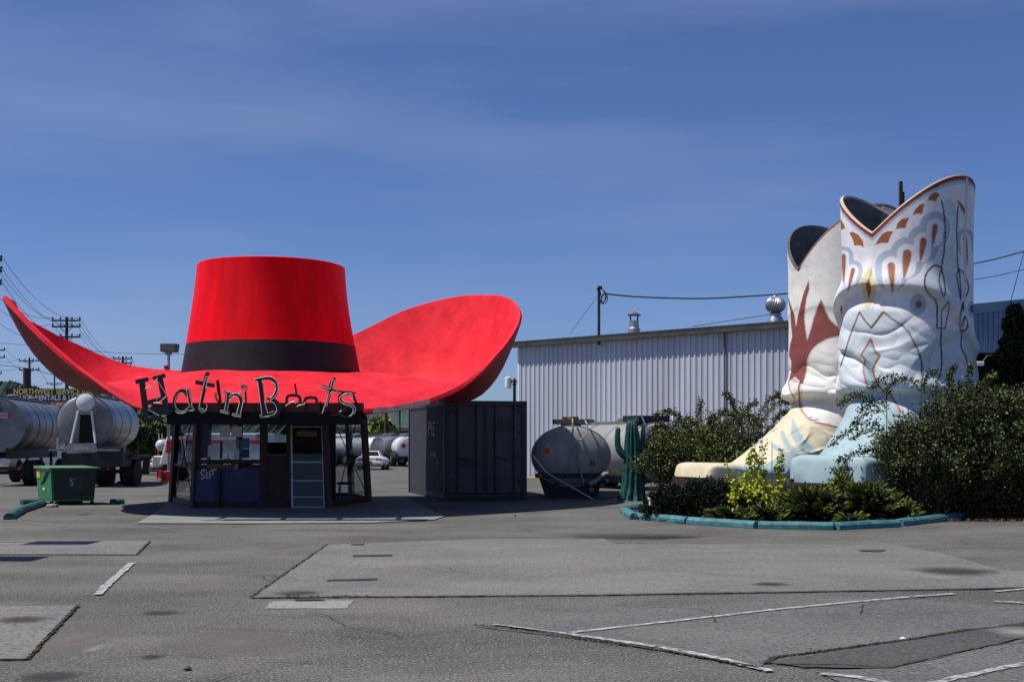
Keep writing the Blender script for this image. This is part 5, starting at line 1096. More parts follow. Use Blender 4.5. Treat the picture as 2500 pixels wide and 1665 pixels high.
# distant tankers
tanker('grey round tank end behind the white sports car', W(922, 1092, 90), .88, .76, 6, (-.9, .5), M['dwhite'], gR, M['tankg'], straps=1, dome=.15, axles=(2, 3.2))
tanker('grey tank partly hidden between two others behind the car', W(968, 1090, 92), .85, .8, 6, (-.3, 1), M['tank'], gR, M['tankend'], straps=1, dome=.15, axles=(2, 3.2))
t7, P7 = tanker('white tank with red diamond placard just left of the container', W(1000, 1092, 88), .9, .8, 6, (-.2, 1), M['dwhite'], gR, M['dwhite'], straps=1, dome=.15, axles=(2, 3.2))
diamond(P7, t7, -.17, -.45, 1.5, .25)
tanker('long white tank at the back seen right of the shop corner', W(880, 1084, 96), .9, .85, 6, (-.9, .3), M['dwhite'], gR, M['dwhite'], straps=1, dome=.15, axles=(2, 3.2))
# sports car, rear view
cx_, cy_ = (902-1250)/FPX*77, 77.0
car = thing('sports_car', 'low white sports car seen from behind between shop and container', 'car', (cx_, cy_, 0)); b = MB()
sec = [(0, .86, .42, .80, .60), (.25, .9, .25, .88, .66), (.9, .9, .22, .86, .68), (1.1, .9, .22, .87, .7), (3.4, .9, .22, .78, .68), (4.4, .78, .3, .62, .5)]
vs = []
for y_, hw, z0, z1, tw in sec:
    for x_, z in ((-hw*.85, z0), (-hw, z0+.2), (-hw, (z0+z1)/2+.1), (-tw, z1), (tw, z1), (hw, (z0+z1)/2+.1), (hw, z0+.2), (hw*.85, z0)): vs.append((cx_+x_, cy_+y_, z))
b.add(vs, [(i*8+k, i*8+(k+1) % 8, (i+1)*8+(k+1) % 8, (i+1)*8+k) for i in range(5) for k in range(8)]+[list(range(8))[::-1], [40+k for k in range(8)]]); b.build('body', M['white'], car, smooth=True, bevel=.03)
b = MB(); b.hexa([(cx_-.66, cy_+.5, .84), (cx_+.66, cy_+.5, .84), (cx_+.66, cy_+2.6, .8), (cx_-.66, cy_+2.6, .8), (cx_-.46, cy_+.95, 1.2), (cx_+.46, cy_+.95, 1.2), (cx_+.46, cy_+1.7, 1.2), (cx_-.46, cy_+1.7, 1.2)]); b.build('cabin', M['white'], car, bevel=.04)
b = MB(); b.add([(cx_-.56, cy_+.52, .89), (cx_+.56, cy_+.52, .89), (cx_+.42, cy_+.88, 1.16), (cx_-.42, cy_+.88, 1.16)], [(0, 1, 2, 3)]); b.build('rear_window', M['glassdark'], car)
for x_ in (-.68, -.48, .48, .68):
    b = MB(); b.lathe([(.075, 0), (.075, -.03), (.05, -.04)], (cx_+x_, cy_+.0, .66), 12, 'y'); b.build('tail_light', M['redtext'], car)
b = MB(); b.box((cx_, cy_-.02, .46), (1.66, .12, .16)); b.build('rear_bumper', M['white'], car, bevel=.03)
b = MB(); b.box((cx_, cy_-.09, .48), (.36, .02, .13)); b.build('licence_plate', M['gutter'], car)
for x_ in (-.78, .78):
    for y_ in (.8, 3.3):
        b = MB(); b.tube([(cx_+x_-.11, cy_+y_, .31), (cx_+x_+.11, cy_+y_, .31)], .31, 18); w_ = b.build('tyre', M['tyre'], car); b = MB(); b.tube([(cx_+x_-.12, cy_+y_, .31), (cx_+x_+.12, cy_+y_, .31)], .17, 12); b.build('rim', M['chrome'], w_)
# white truck with red stripe behind the shop
tx, ty = W(500, 1100, 54).x, 54.0
tr = thing('parked_truck', 'white truck with red stripe seen through and beside the hat shop glass', 'truck', (tx, ty, 0))
b = MB(); b.box((tx+.9, ty+1, 1.45), (3.6, 2.0, 1.3)); b.build('box_body', M['white'], tr, bevel=.06)
b = MB(); b.box((tx+.9, ty-.01, 1.72), (3.5, .02, .16)); b.build('red_stripe', M['redp'], tr)
b = MB(); b.hexa([(tx-2.0, ty, .7), (tx-.9, ty, .7), (tx-.9, ty+2, .7), (tx-2.0, ty+2, .7), (tx-1.7, ty+.05, 1.95), (tx-.9, ty+.05, 1.95), (tx-.9, ty+1.95, 1.95), (tx-1.7, ty+1.95, 1.95)]); b.build('cab', M['white'], tr, bevel=.05)
b = MB(); b.add([(tx-1.72, ty-.012, 1.25), (tx-1.05, ty-.012, 1.25), (tx-1.05, ty+.03, 1.8), (tx-1.6, ty+.03, 1.8)], [(0, 1, 2, 3)]); b.build('cab_window', M['glassdark'], tr)
b = MB(); b.box((tx-2.1, ty+1, .85), (.5, 1.9, .5)); b.build('bonnet', M['white'], tr, bevel=.05)
b = MB(); b.box((tx-2.4, ty+1, .5), (.14, 2.0, .2)); b.build('bumper', M['galv'], tr)
b = MB(); b.box((tx+.2, ty+1, .6), (4.6, 1.5, .2)); b.build('chassis', M['chassis'], tr)
for z_h, y_h in ((.85, .2), (.85, 1.8)):
    b = MB(); b.lathe([(.12, 0), (.12, -.05), (.05, -.07)], (tx-2.36, ty+y_h, z_h), 12, 'x'); b.build('headlight', M['chrome'], tr)
for u in (-1.5, 1.4):
    for v in (.15, 1.85):
        b = MB(); b.tube([(tx+u, ty+v-.14, .42), (tx+u, ty+v+.14, .42)], .42, 18); w_ = b.build('tyre', M['tyre'], tr); b = MB(); b.tube([(tx+u, ty+v-.16, .42), (tx+u, ty+v+.16, .42)], .2, 12); b.build('rim', M['rim'], w_)
# island with light pole, red posts, propane tank
q = W(405, 1177, 51); isl = thing('pump_island', 'red painted concrete block with yellow foot beside the light pole', 'concrete block', (q.x, 51.3, 0))
b = MB(); b.box((q.x+.0, 51.5, .28), (.42, .9, .42)); b.build('block', M['redp'], isl, bevel=.02); b = MB(); b.box((q.x, 51.5, .04), (.5, 1.0, .07)); b.build('footing', M['yellow'], isl)
t = thing('light_pole', 'pale steel light pole with a dark box floodlight rising behind the hat brim', 'light pole', (W(412, 1100, 52).x, 52, 0))
b = MB(); b.tube([W(412, 1168, 52), W(412, 862, 52)], .062, 10); b.build('pole', M['alum'], t, smooth=True)
b = MB(); b.tube([W(404, 864, 52), W(420, 864, 52)], .05, 6); b.build('crossbar', M['alum'], t)
b = MB(); a_, c_ = W(394, 839, 51.8), W(431, 859, 51.8); b.hexa([(a_.x, 51.6, c_.z), (c_.x-.05, 51.6, c_.z), (c_.x-.05, 52.3, c_.z), (a_.x, 52.3, c_.z), (a_.x-.03, 51.7, a_.z), (c_.x, 51.7, a_.z), (c_.x, 52.3, a_.z), (a_.x-.03, 52.3, a_.z)]); fl_o = b.build('floodlight_box', M['lamp'], t, bevel=.01)
b = MB(); a_, c_ = W(408, 1075, 51.9), W(418, 1105, 51.9); b.box(((a_.x+c_.x)/2, 51.9, (a_.z+c_.z)/2), (.17, .2, a_.z-c_.z)); b.build('red_sleeve', M['redp'], t)
for x, lab in ((384, 'red steel guard post, left one under the small white tank'), (392, 'red steel guard post, right one under the small white tank')):
    b = MB(); c_ = W(x, 1150, 58); b.tube([(c_.x, 58, 0), (c_.x, 58, .95)], .055, 8); tag(b.build('guard_post', M['redp']), lab, 'post', 'red guard posts by the light pole')
t = thing('propane_tank', 'small round white gas tank with two pipes left of the light pole', 'gas tank', W(393, 1087, 60))
c_ = W(393, 1087, 60); b = MB(); b.lathe([(.02, -.12), (.17, -.09), (.26, -.02), (.29, .08), (.29, 1.3), (.17, 1.5), (.02, 1.55)], c_, 20, 'y'); b.build('vessel', M['dwhite'], t, smooth=True)
for x in (388, 396):
    b = MB(); b.tube([W(x, 1076, 60), W(x, 1058, 60)], .022, 6); b.build('pipe', M['white'], t)
for x in (387, 399):
    b = MB(); d_ = W(x, 1100, 60.6); b.tube([(d_.x, 60.6, 0), (d_.x, 60.6, d_.z)], .05, 6); b.build('leg', M['redp'], t)
# ================================================================== BILLBOARD
Y_ = 70; bb_ = thing('billboard', 'dark roadside board lettered Northwest Service Inc above an orange cafe sign', 'billboard', (W(130, 960, Y_).x, Y_, 0))
a_, c_ = W(14, 948, Y_), W(262, 980, Y_); b = MB(); b.box(((a_.x+c_.x)/2, Y_+.1, (a_.z+c_.z)/2), (c_.x-a_.x, .15, a_.z-c_.z)); bd = b.build('board', M['signdark'], bb_)
text('lettering', 'NORTHWEST SERVICE INC.', .44, M['signyellow'], bd, W(132, 956.5, Y_), sx=.86, bold=.012); text('lettering', 'TRUCK RENTALS & LEASING', .42, M['signwhite'], bd, W(128, 971.5, Y_-.01), sx=.86, bold=.012)
a_, c_ = W(84, 981, Y_), W(172, 998, Y_); b = MB(); b.box(((a_.x+c_.x)/2, Y_+.05, (a_.z+c_.z)/2), (c_.x-a_.x, .12, a_.z-c_.z)); ob = b.build('orange_board', M['orange'], bb_)
text('lettering', 'CAFE', .26, M['signwhite'], ob, W(117, 988, Y_-.04), sx=1.1)
a_, c_ = W(136, 983, Y_-.03), W(168, 991, Y_-.03); b = MB(); b.box(((a_.x+c_.x)/2, Y_-.035, (a_.z+c_.z)/2), (c_.x-a_.x, .02, a_.z-c_.z)); b.build('cream_strip', M['bootrim'], ob)
for x in (30, 100, 180, 250):
    b = MB(); q = W(x, 970, Y_+.4); b.tube([(q.x, Y_+.4, 0), (q.x, Y_+.4, q.z)], .1, 6); b.build('post', M['wood'], bb_)
# ================================================================== UTILITY POLES AND WIRES
def upole(px, Y, topy, arms, label, grp='utility poles along the street', r=.15, half=1.1, trans=None, ang=0):
    X = (px-1250)*Y/FPX; zt = EYE+(HPX-topy)*Y/FPX; t = thing('utility_pole', label, 'utility pole', (X, Y, 0), grp)
    b = MB(); b.tube([(X, Y, 0), (X, Y, zt)], [r, r*.75], 10); b.build('pole', M['wood'], t, smooth=True)
    ends = []
    for ay, hw in arms:
        z = EYE+(HPX-ay)*Y/FPX; co, si = math.cos(ang), math.sin(ang)
        b = MB(); b.box((X, Y-.12*co, z), (2*hw, .1, .12), ang); ar_ = b.build('crossarm', M['wood'], t)
        for s_ in (-1, 1):
            b = MB(); b.tube([(X, Y-.1, z-.45), (X+s_*hw*.5*co, Y-.1+s_*hw*.5*si, z)], .025, 4); b.build('brace', M['wood'], t)
        for f in (-.95, -.4, .4, .95) if hw > .7 else (-.9, .9):
            b = MB(); q = Vector((X+f*hw*co, Y-.12+f*hw*si, z+.06)); b.lathe([(.03, 0), (.06, .08), (.09, .1), (.09, .16), (.04, .2)], q, 6); b.build('insulator', M['insul'], ar_); ends.append(q+Vector((0, 0, .16)))
    if trans:
        b = MB(); b.lathe([(.2, 0), (.24, .05), (.24, .75), (.18, .8), (.02, .84)], (X+trans[0], Y, EYE+(HPX-trans[1])*Y/FPX), 14); b.build('transformer', M[trans[2]], t)
    return t, ends
pa, ea = upole(-47, 62, 610, [(636, 1.12), (663, 1.12), (694, 1.1)], 'near utility pole just outside the left edge, its arm ends in view')
pb, eb = upole(163, 91, 774, [(783, 1.05), (798, 1.05), (823, 1.05)], 'three armed utility pole rising behind the left brim of the hat')
pc, ec_ = upole(300, 131, 870, [(876, 1.0), (887, 1.0), (894, .9)], 'smaller utility pole left of the floodlight, behind the brim')
pd_, ed_ = upole(345, 172, 905, [(910, 1.0)], 'distant utility pole hidden behind the hat')
def span(A, B, sag, r, lab, grp='power lines at the left'):
    pts = [A.lerp(B, i/14)-Vector((0, 0, sag*4*(i/14)*(1-i/14))) for i in range(15)]; b = MB(); b.tube(pts, r, 4); tag(b.build('power_line', M['wire']), lab, 'power line', grp)
names = ['top arm, outer left', 'top arm, inner left', 'top arm, inner right', 'top arm, outer right', 'middle arm, outer left', 'middle arm, inner left', 'middle arm, inner right', 'middle arm, outer right', 'bottom arm, outer left', 'bottom arm, inner left', 'bottom arm, inner right', 'bottom arm, outer right']
for i in (0, 2, 3, 4, 7, 8, 11):
    span(ea[i], eb[i], 1.0+.15*(i % 3), .014, 'wire from left edge to three armed pole, '+names[i]); span(eb[i], ec_[i], 1.3, .016, 'wire from three armed pole to smaller pole, '+names[i])
for i in (0, 3): span(ec_[i], ed_[i], 1.3, .02, 'far sagging wire beyond the smaller pole, '+names[i])
pe, ee = upole(72, 134, 873, [(881, 1.1), (903, 1.1)], 'distant pole with two arms above the billboard', r=.14)
b = MB(); q = W(66, 915, 120); b.tube([(q.x, 120, 0), W(66, 899, 120)], .38, 10); tag(b.build('wooden_stack', M['wood']), 'thick brown stub of a pole standing left above the billboard letters', 'pole')
pf, ef = upole(-20, 118, 845, [(855, 1.3), (873, 1.3), (912, 1.0)], 'pole at the extreme left whose arm ends show beside the frame', r=.14)
pg, eg = upole(133, 190, 915, [(937, 1.2)], 'thin far pole between billboard and brim')
ph, eh = upole(186, 240, 930, [(940, 1.2)], 'tiny farthest pole right of the thin far pole')
for i in (0, 3, 4, 7): span(ef[i], ee[i], .8, .016, 'low wire over the billboard, '+names[i])
for i in (0, 3): span(ee[i+4], eg[i], 1.2, .02, 'low far wire above the billboard, '+names[i])
wire('overhead_cable', 'level cable crossing behind the left brim above the billboard', [(-40, 835), (60, 842), (160, 850), (300, 862), (470, 865)], (110, 110), .02)
wire('overhead_cable', 'slanting cable at the far left above the billboard', [(-40, 888), (60, 898), (130, 915), (200, 930)], (115, 125), .025)
upole(1256, 88, 924, [(931, .5)], 'pole with white transformer left of the warehouse corner', 'utility poles beyond the container', r=.13, trans=(-.45, 948, 'white'))
upole(942, 130, 975, [(1000, .1)], 'dark pole standing behind the distant tanks, left', 'utility poles beyond the container', r=.2)
upole(976, 160, 985, [(993, 1.3)], 'thin pole with crossarm on the hillside left of the container', 'utility poles beyond the container', r=.14)
upole(1130, 140, 952, [], 'plain pole top peeping over the container roof', 'utility poles beyond the container', r=.14)
upole(1094, 150, 962, [(967, .8)], 'small crossarm pole peeping over the container, left', 'utility poles beyond the container', r=.12)
t = thing('utility_pole', 'dark twin post standing behind the mouth of the near boot', 'utility pole', (W(2199, 500, 60).x, 60, 0)); b = MB(); q = W(2199, 444, 60); b.box((q.x, 60, q.z/2), (.15, .2, q.z)); b.build('pole', M['wood'], t)
b = MB(); q = W(2206, 468, 60); b.box((q.x, 60.1, q.z-1.5), (.12, .15, 3)); b.build('side_post', M['wood'], t)
t = thing('guy_cable', 'steep guy cable rising from the conifer to the upper right corner', 'cable', W(2462, 760, 30)); b = MB(); b.tube([W(2446, 840, 30), W(2462, 757, 30), W(2520, 540, 30)], .009, 4); b.build('cable', M['wire'], t); b = MB(); b.lathe([(.02, -.08), (.05, -.06), (.05, .06), (.02, .08)], W(2459, 758, 30), 8); b.build('insulator', M['insul'], t)
b = MB()
# light mast outside the frame at the left, whose shadow falls into view
t = thing('forecourt_light', 'forecourt light with two flat heads just outside the left edge of the picture', 'light pole', (-10.3, 19.9, 0))
ZH = 4.6; sh_ = -ZH*sd.x/sd.z*-1; shy = ZH*sd.y/sd.z
x1_, y1_ = Gd(155, 1326); x2_, y2_ = Gd(25, 1364); y1_ += shy; y2_ += shy; sh_ = abs(sh_)
b = MB(); pxx = x1_-sh_-.2; b.tube([(pxx-.9, y1_+.1, 0), (pxx-.9, y1_+.1, ZH)], .05, 8); b.build('pole', M['alum'], t)
b = MB(); b.box((x1_-sh_, y1_, ZH), (1.0, .8, .12)); b.build('lamp_head', M['lamp'], t); b = MB(); b.box((x2_-sh_-.2, y2_, ZH), (1.2, .75, .12)); b.build('lamp_head', M['lamp'], t)
b = MB(); b.tube([(pxx-.9, y1_+.1, ZH), (x1_-sh_, y1_, ZH)], .035, 6); b.build('arm', M['alum'], t); b = MB(); b.tube([(pxx-.9, y1_+.1, ZH-.02), (x2_-sh_-.3, y2_, ZH)], .035, 6); b.build('arm', M['alum'], t)
# ================================================================== CACTUS
def ribbed(path, radii, ribs, amp, name, m, parent, tw=0.0, rr=.02, seed=0):
    b = MB(); NSg = ribs*6; P = [Vector(p) for p in path]; sp, rs = [], []
    for i in range(len(P)-1):
        for j in range(5):
            t = j/5; p0, p1, p2, p3 = P[max(i-1, 0)], P[i], P[i+1], P[min(i+2, len(P)-1)]
            sp.append(.5*((2*p1)+(-p0+p2)*t+(2*p0-5*p1+4*p2-p3)*t*t+(-p0+3*p1-3*p2+p3)*t**3)); rs.append(radii[i]+(radii[i+1]-radii[i])*t)
    sp.append(P[-1]); rs.append(radii[-1]); vs = []; up = Vector((0, 1, 0))
    for i, p in enumerate(sp):
        d = (sp[min(i+1, len(sp)-1)]-sp[max(i-1, 0)]).normalized(); a_ = d.cross(up).normalized(); c_ = a_.cross(d).normalized()
        for k in range(NSg):
            th = 2*math.pi*k/NSg; q = th+tw*i/len(sp)
            f = abs(math.cos(q*ribs/2)); r_ = rs[i]*(1-amp+amp*f**.6*1.2)*(1+.10*mnoise.noise(Vector((math.cos(th)*2, math.sin(th)*2, p.z*4+seed))))
            vs.append(p+a_*math.cos(th)*r_+c_*math.sin(th)*r_)
    n = len(sp); b.add(vs, [(i*NSg+k, i*NSg+(k+1) % NSg, (i+1)*NSg+(k+1) % NSg, (i+1)*NSg+k) for i in range(n-1) for k in range(NSg)]+[[(n-1)*NSg+k for k in range(NSg)][::1], list(range(NSg))[::-1]])
    return b.build(name, m, parent, smooth=True)
YC = 35.0; cc = thing('cactus_statue', 'dark teal painted concrete cactus with two raised arms on the asphalt', 'cactus statue', (W(1545, 1222, YC).x, YC, 0))
def wc(x, y, d=0): return W(x, y, YC+d)
ribbed([wc(1544, 1223), wc(1545, 1205), wc(1546, 1170), wc(1546, 1130), wc(1544, 1095), wc(1543, 1060), wc(1543, 1035), wc(1544, 1025)], [.42, .36, .30, .26, .23, .19, .15, .06], 11, .32, 'trunk', M['cactus'], cc, .3)
ribbed([wc(1534, 1118), wc(1524, 1112), wc(1513, 1100), wc(1508, 1084), wc(1508, 1062), wc(1509, 1048), wc(1510, 1043)], [.09, .10, .095, .085, .078, .07, .03], 8, .2, 'arm', M['cactus'], cc, .2, seed=4)
ribbed([wc(1552, 1106), wc(1561, 1100), wc(1568, 1088), wc(1570, 1070), wc(1570, 1050), wc(1570, 1040), wc(1570, 1034)], [.08, .085, .08, .065, .058, .05, .02], 8, .2, 'arm', M['cactus'], cc, .2, seed=9)
for k in range(9):
    b = MB(); a_ = k*.7; p = wc(1544, 1026)+Vector((math.cos(a_)*.09, math.sin(a_)*.09, 0)); b.tube([p, p+Vector((math.cos(a_)*.04, 0, .09))], [.018, .003], 5); b.build('spike', M['cactus'], cc)
# ================================================================== VEGETATION
rng = np.random.default_rng(11)
def leafmesh(name, P, size, mats, mi, parent, dirs=None, aspect=1.8, kind=True, flat=.0, jit=.55):
    """P: n x 3 leaf positions; each leaf is a small two-triangle blade with a random tilt"""
    n = len(P); size = np.broadcast_to(np.asarray(size, float), (n,))
    if dirs is None: d = rng.normal(size=(n, 3)); 
    else: d = dirs+rng.normal(size=(n, 3))*jit
    d /= np.linalg.norm(d, axis=1)[:, None]+1e-9
    q = rng.normal(size=(n, 3)); q[:, 2] += flat; s_ = np.cross(d, q); s_ /= np.linalg.norm(s_, axis=1)[:, None]+1e-9
    L_ = size[:, None]*d*.5*aspect; Wd = size[:, None]*s_*.5
    v = np.stack([P-L_, P+Wd, P+L_, P-Wd], 1).reshape(-1, 3)
    me = bpy.data.meshes.new(name); me.vertices.add(4*n); me.vertices.foreach_set('co', v.reshape(-1).astype(np.float32))
    me.loops.add(4*n); me.loops.foreach_set('vertex_index', np.arange(4*n, dtype=np.int32)); me.polygons.add(n)
    me.polygons.foreach_set('loop_start', np.arange(0, 4*n, 4, dtype=np.int32)); me.polygons.foreach_set('loop_total', np.full(n, 4, np.int32))
    for m in mats: me.materials.append(m)
    me.polygons.foreach_set('material_index', np.asarray(mi, np.int32)); me.update(calc_edges=True); me.validate()
    o = bpy.data.objects.new(name, me); COL.objects.link(o)
    if parent: o.parent = parent; o.location = -Vector(parent.location)
    if kind: o['kind'] = 'stuff'
    return o
def stems_mesh(name, curves, r, m, parent):
    b = MB()
    for c in curves: b.tube([Vector(p) for p in c], [r*(1-.75*i/(len(c)-1)) for i in range(len(c))], 4, cap=False)
    o = b.build(name, m, parent); o['kind'] = 'stuff'; return o
def arching(label, c, rx, ry, H, nst, nleaf, lsz, mats, wts, reach=1.0, droop=.5, cat='shrub', twig=.16, seed=1, spread=.75, group=None, low=.0, name='shrub', base=.35, fill=0):
    global rng
    rng = np.random.default_rng(seed); t = thing(name, label, cat, (c[0], c[1], 0), group)
    th = rng.uniform(0, 2*np.pi, nst); rr = np.sqrt(rng.uniform(0, 1, nst))
    b0 = np.stack([c[0]+rx*base*rr*np.cos(th), c[1]+ry*base*rr*np.sin(th), np.full(nst, .02)], 1)
    out_ = np.stack([np.cos(th)*rx, np.sin(th)*ry, np.zeros(nst)], 1)*(rr[:, None]**.7)*spread
    hh = H*(1.02-.52*rr**1.6)*rng.uniform(.62, 1.04, nst)
    def pt(i, u):   # i index array, u param array
        u_ = u[:, None]
        p = b0[i]+out_[i]*(u_**1.25)*reach; p[:, 2] += hh[i]*(1.35*u-droop*.7*u**3)/(1.35-droop*.7)
        return p
    per_ = max(6, nleaf//nst); i = np.repeat(np.arange(nst), per_); u = rng.uniform(low, 1, len(i))**.62
    tw = rng.normal(size=(len(i), 3))*twig*(1-.55*u[:, None]); P = pt(i, u)+tw; P[:, 2] = np.maximum(P[:, 2], .04)
    # twigs: clustered offsets shared by short runs of leaves make visible sprays
    k = (u*9).astype(int)+i*17; off = rng.normal(size=(k.max()+1, 3))*twig*1.3; P += off[k]*(1-.75*u[:, None])
    P[:, 2] = np.maximum(P[:, 2], .04)
    mi = rng.choice(len(mats), len(P), p=wts)
    leafmesh('foliage', P, rng.uniform(.7, 1.25, len(P))*lsz, mats, mi, t)
    cs_ = [[pt(np.array([j]), np.array([u_]))[0] for u_ in (0, .25, .5, .75, 1)] for j in range(0, nst)]
    stems_mesh('branches', cs_, .014, M['stem'], t)
    return t
BM = [M['bushd'], M['bushm'], M['bushl']]
# big shrub in front of the near boot, right
arching('huge dark green arching shrub covering the heel of the near white boot', (10.6, 26.9), 2.6, 1.3, 2.72, 360, 84000, .040, BM, [.5, .38, .12], droop=.9, seed=3, spread=.80, twig=.17)
arching('outer sprays of a smaller green shrub hanging left over the pale blue foot', (8.9, 26.3), 1.15, .7, 2.0, 80, 8500, .04, BM, [.4, .42, .18], droop=1.25, seed=5, spread=1.0, twig=.12)
arching('dark shaded shrub at the right edge of the garden', (12.2, 26.6), 1.8, 1.2, 2.75, 160, 26000, .045, BM, [.6, .32, .08], droop=.9, seed=6, spread=.85, twig=.18)
# rear shrub between cactus and far boot
arching('tall wild shrub with arching sprays behind the yellow toe', (6.0, 35.6), 2.0, 1.2, 2.45, 190, 32000, .05, BM, [.35, .45, .2], droop=.75, seed=8, spread=.95, twig=.2)
arching('wispy shrub beside the cactus, left of the taller wild one', (4.75, 34.6), 1.15, .8, 1.95, 90, 11000, .045, BM, [.35, .45, .2], droop=1.1, seed=9, spread=1.0, twig=.15)
# a few long sprays above the rear shrub
def spray(label, pts, Y, parentlab, nl, sz, mats, wts, seed):
    pass
random.seed(12); rng = np.random.default_rng(21)
tsp = thing('shrub', 'long leafy shoots rising above the wild shrub against the metal wall', 'shrub', (6.2, 35.2, 0))
curves = []; LP = []
for pts in ([(1600, 1015), (1625, 1006), (1650, 1012), (1670, 1035), (1690, 1060)], [(1700, 1050), (1705, 1010), (1713, 978)], [(1810, 1040), (1795, 1000), (1785, 975), (1772, 961)], [(1800, 1030), (1825, 995), (1845, 981)], [(1840, 1040), (1870, 985), (1895, 965), (1908, 963)],
            [(1850, 1050), (1880, 1000), (1912, 975), (1925, 985)], [(1740, 1050), (1755, 1010), (1775, 1008), (1800, 1020)], [(1640, 1060), (1650, 1035), (1680, 1025), (1710, 1045)], [(1880, 1050), (1900, 1015), (1920, 1005), (1925, 1020)], [(1585, 1070), (1600, 1045), (1625, 1040), (1650, 1065)], [(1770, 1050), (1800, 1020), (1830, 1015), (1850, 1035)], [(1730, 1060), (1735, 1030), (1742, 1015)]):
    Y = 35+random.uniform(-.4, .4); sp = smooth(pts, 6); c = [W(x, y, Y) for x, y in sp]; curves.append([c[0]+Vector((0, 0, -1.2))]+c)
    for p in c:
        for _ in range(22): LP.append(np.array(p)+rng.normal(size=3)*.055)
LP = np.array(LP); leafmesh('foliage', LP, rng.uniform(.7, 1.2, len(LP))*.045, BM, rng.choice(3, len(LP), p=[.4, .45, .15]), tsp); stems_mesh('branches', curves, .014, M['stem'], tsp)
tsp = thing('shrub', 'thin leafy shoots standing up in front of the near white boot', 'shrub', (10, 26.4, 0)); curves = []; LP = []
for pts in ([(2315, 960), (2318, 925), (2322, 905), (2330, 895)], [(2360, 960), (2364, 930), (2368, 905), (2372, 890)], [(2165, 960), (2180, 935), (2205, 925), (2235, 935)], [(2250, 950), (2262, 920), (2285, 905)], [(2050, 985), (2075, 968), (2100, 965), (2130, 980)], [(2030, 1085), (2060, 1060), (2100, 1035), (2140, 1030)], [(2045, 1130), (2075, 1110), (2120, 1100), (2160, 1105)], [(2030, 1150), (2070, 1140), (2110, 1140)], [(2400, 960), (2410, 925), (2430, 915)], [(2130, 950), (2150, 925), (2185, 918)],
            [(2085, 1035), (2110, 1010), (2150, 1000)], [(2100, 1000), (2130, 985), (2165, 985)], [(2080, 1070), (2110, 1050), (2150, 1045)]):
    Y = 26.2+random.uniform(-.3, .3); sp = smooth(pts, 6); c = [W(x, y, Y) for x, y in sp]; curves.append(c+[W(2230, 1100, Y)] if pts[0][0] < 2160 else [c[0]+Vector((0, 0, -1.0))]+c)
    for p in c:
        for _ in range(16): LP.append(np.array(p)+rng.normal(size=3)*.045)
LP = np.array(LP); leafmesh('foliage', LP, rng.uniform(.7, 1.2, len(LP))*.036, BM, rng.choice(3, len(LP), p=[.4, .45, .15]), tsp); stems_mesh('branches', curves, .01, M['stem'], tsp)
# dense low shrub
def dense(label, c, rx, ry, H, n, lsz, mats, wts, seed, cat='bush', name='bush', p=2.4, lump=.16, up=.35, group=None):
    global rng
    rng = np.random.default_rng(seed); t = thing(name, label, cat, (c[0], c[1], 0), group)
    th = rng.uniform(0, 2*np.pi, n); ph = np.arccos(rng.uniform(0, 1, n)); r_ = rng.uniform(.55, 1, n)**.35
    d = np.stack([np.sin(ph)*np.cos(th), np.sin(ph)*np.sin(th), np.cos(ph)], 1)
    l = 1+lump*np.sin(d[:, 0]*9+seed)*np.sin(d[:, 1]*8)+lump*.6*np.sin(d[:, 0]*19+2)*np.cos(d[:, 2]*15)
    P = d*r_[:, None]*l[:, None]*np.array([rx, ry, H])+np.array([c[0], c[1], .02]); P += rng.normal(size=P.shape)*.025
    P[:, 2] = np.maximum(P[:, 2], .03); dd = d.copy(); dd[:, 2] += up
    leafmesh('foliage', P, rng.uniform(.6, 1.3, n)*lsz, mats, rng.choice(len(mats), n, p=wts), t, dirs=dd)
    cs_ = []
    for k in range(16):
        a_ = rng.uniform(0, 6.28); cs_.append([(c[0], c[1], 0), (c[0]+rx*.4*math.cos(a_), c[1]+ry*.4*math.sin(a_), H*.5), (c[0]+rx*.8*math.cos(a_), c[1]+ry*.8*math.sin(a_), H*.75)])
    stems_mesh('branches', cs_, .02, M['stem'], t); return t
LM = [M['low'], M['low2'], M['bushd']]
dense('low black green clipped bush behind the first teal log', (3.35, 26.1), .62, .55, .68, 9000, .035, LM, [.5, .3, .2], 4)
dense('low dark bush under the yellow toe, taller than the one beside it', (4.15, 26.3), .95, .7, .80, 14000, .035, LM, [.5, .3, .2], 14)
dense('low dark bush just left of the yellow leaved plant', (4.95, 26.0), .62, .55, .58, 8000, .035, LM, [.45, .35, .2], 24)
# yellow leaved plant
rng = np.random.default_rng(31); random.seed(31)
yp = thing('yellow_plant', 'bright yellow green leafy plant with upright shoots in front of the yellow boot', 'plant', (5.2, 26.2, 0)); curves = []; LP = []; MI = []
def stalk(x0, y0, x1, y1, n, w_, my, Y=26.2):
    sp = smooth([(x0, y0), ((x0+x1)/2+random.uniform(-6, 6), (y0+y1)/2), (x1, y1)], 8); c = [W(x, y, Y+random.uniform(-.02, .02)) for x, y in sp]; curves.append(c)
    for k in range(n):
        u = random.random(); p = c[int(u*(len(c)-1))]; ww = w_*(1.1-.7*u); LP.append(np.array(p)+np.array([rng.normal()*ww, rng.normal()*ww*.8, rng.normal()*.04])); MI.append(0 if random.random() < my else 1)
for x1, y1 in ((1838, 1086), (1862, 1074), (1848, 1105), (1830, 1120), (1855, 1130), (1822, 1150), (1870, 1150)): stalk(1850+random.uniform(-25, 25), 1240, x1, y1, 150, .085, .45)
for x1, y1 in ((1906, 1094), (1912, 1110), (1898, 1130), (1915, 1140)): stalk(1903, 1240, x1, y1, 100, .07, .3)
for x1, y1 in ((1772, 1122), (1775, 1150), (1790, 1160)): stalk(1795, 1240, x1, y1, 60, .06, .6)
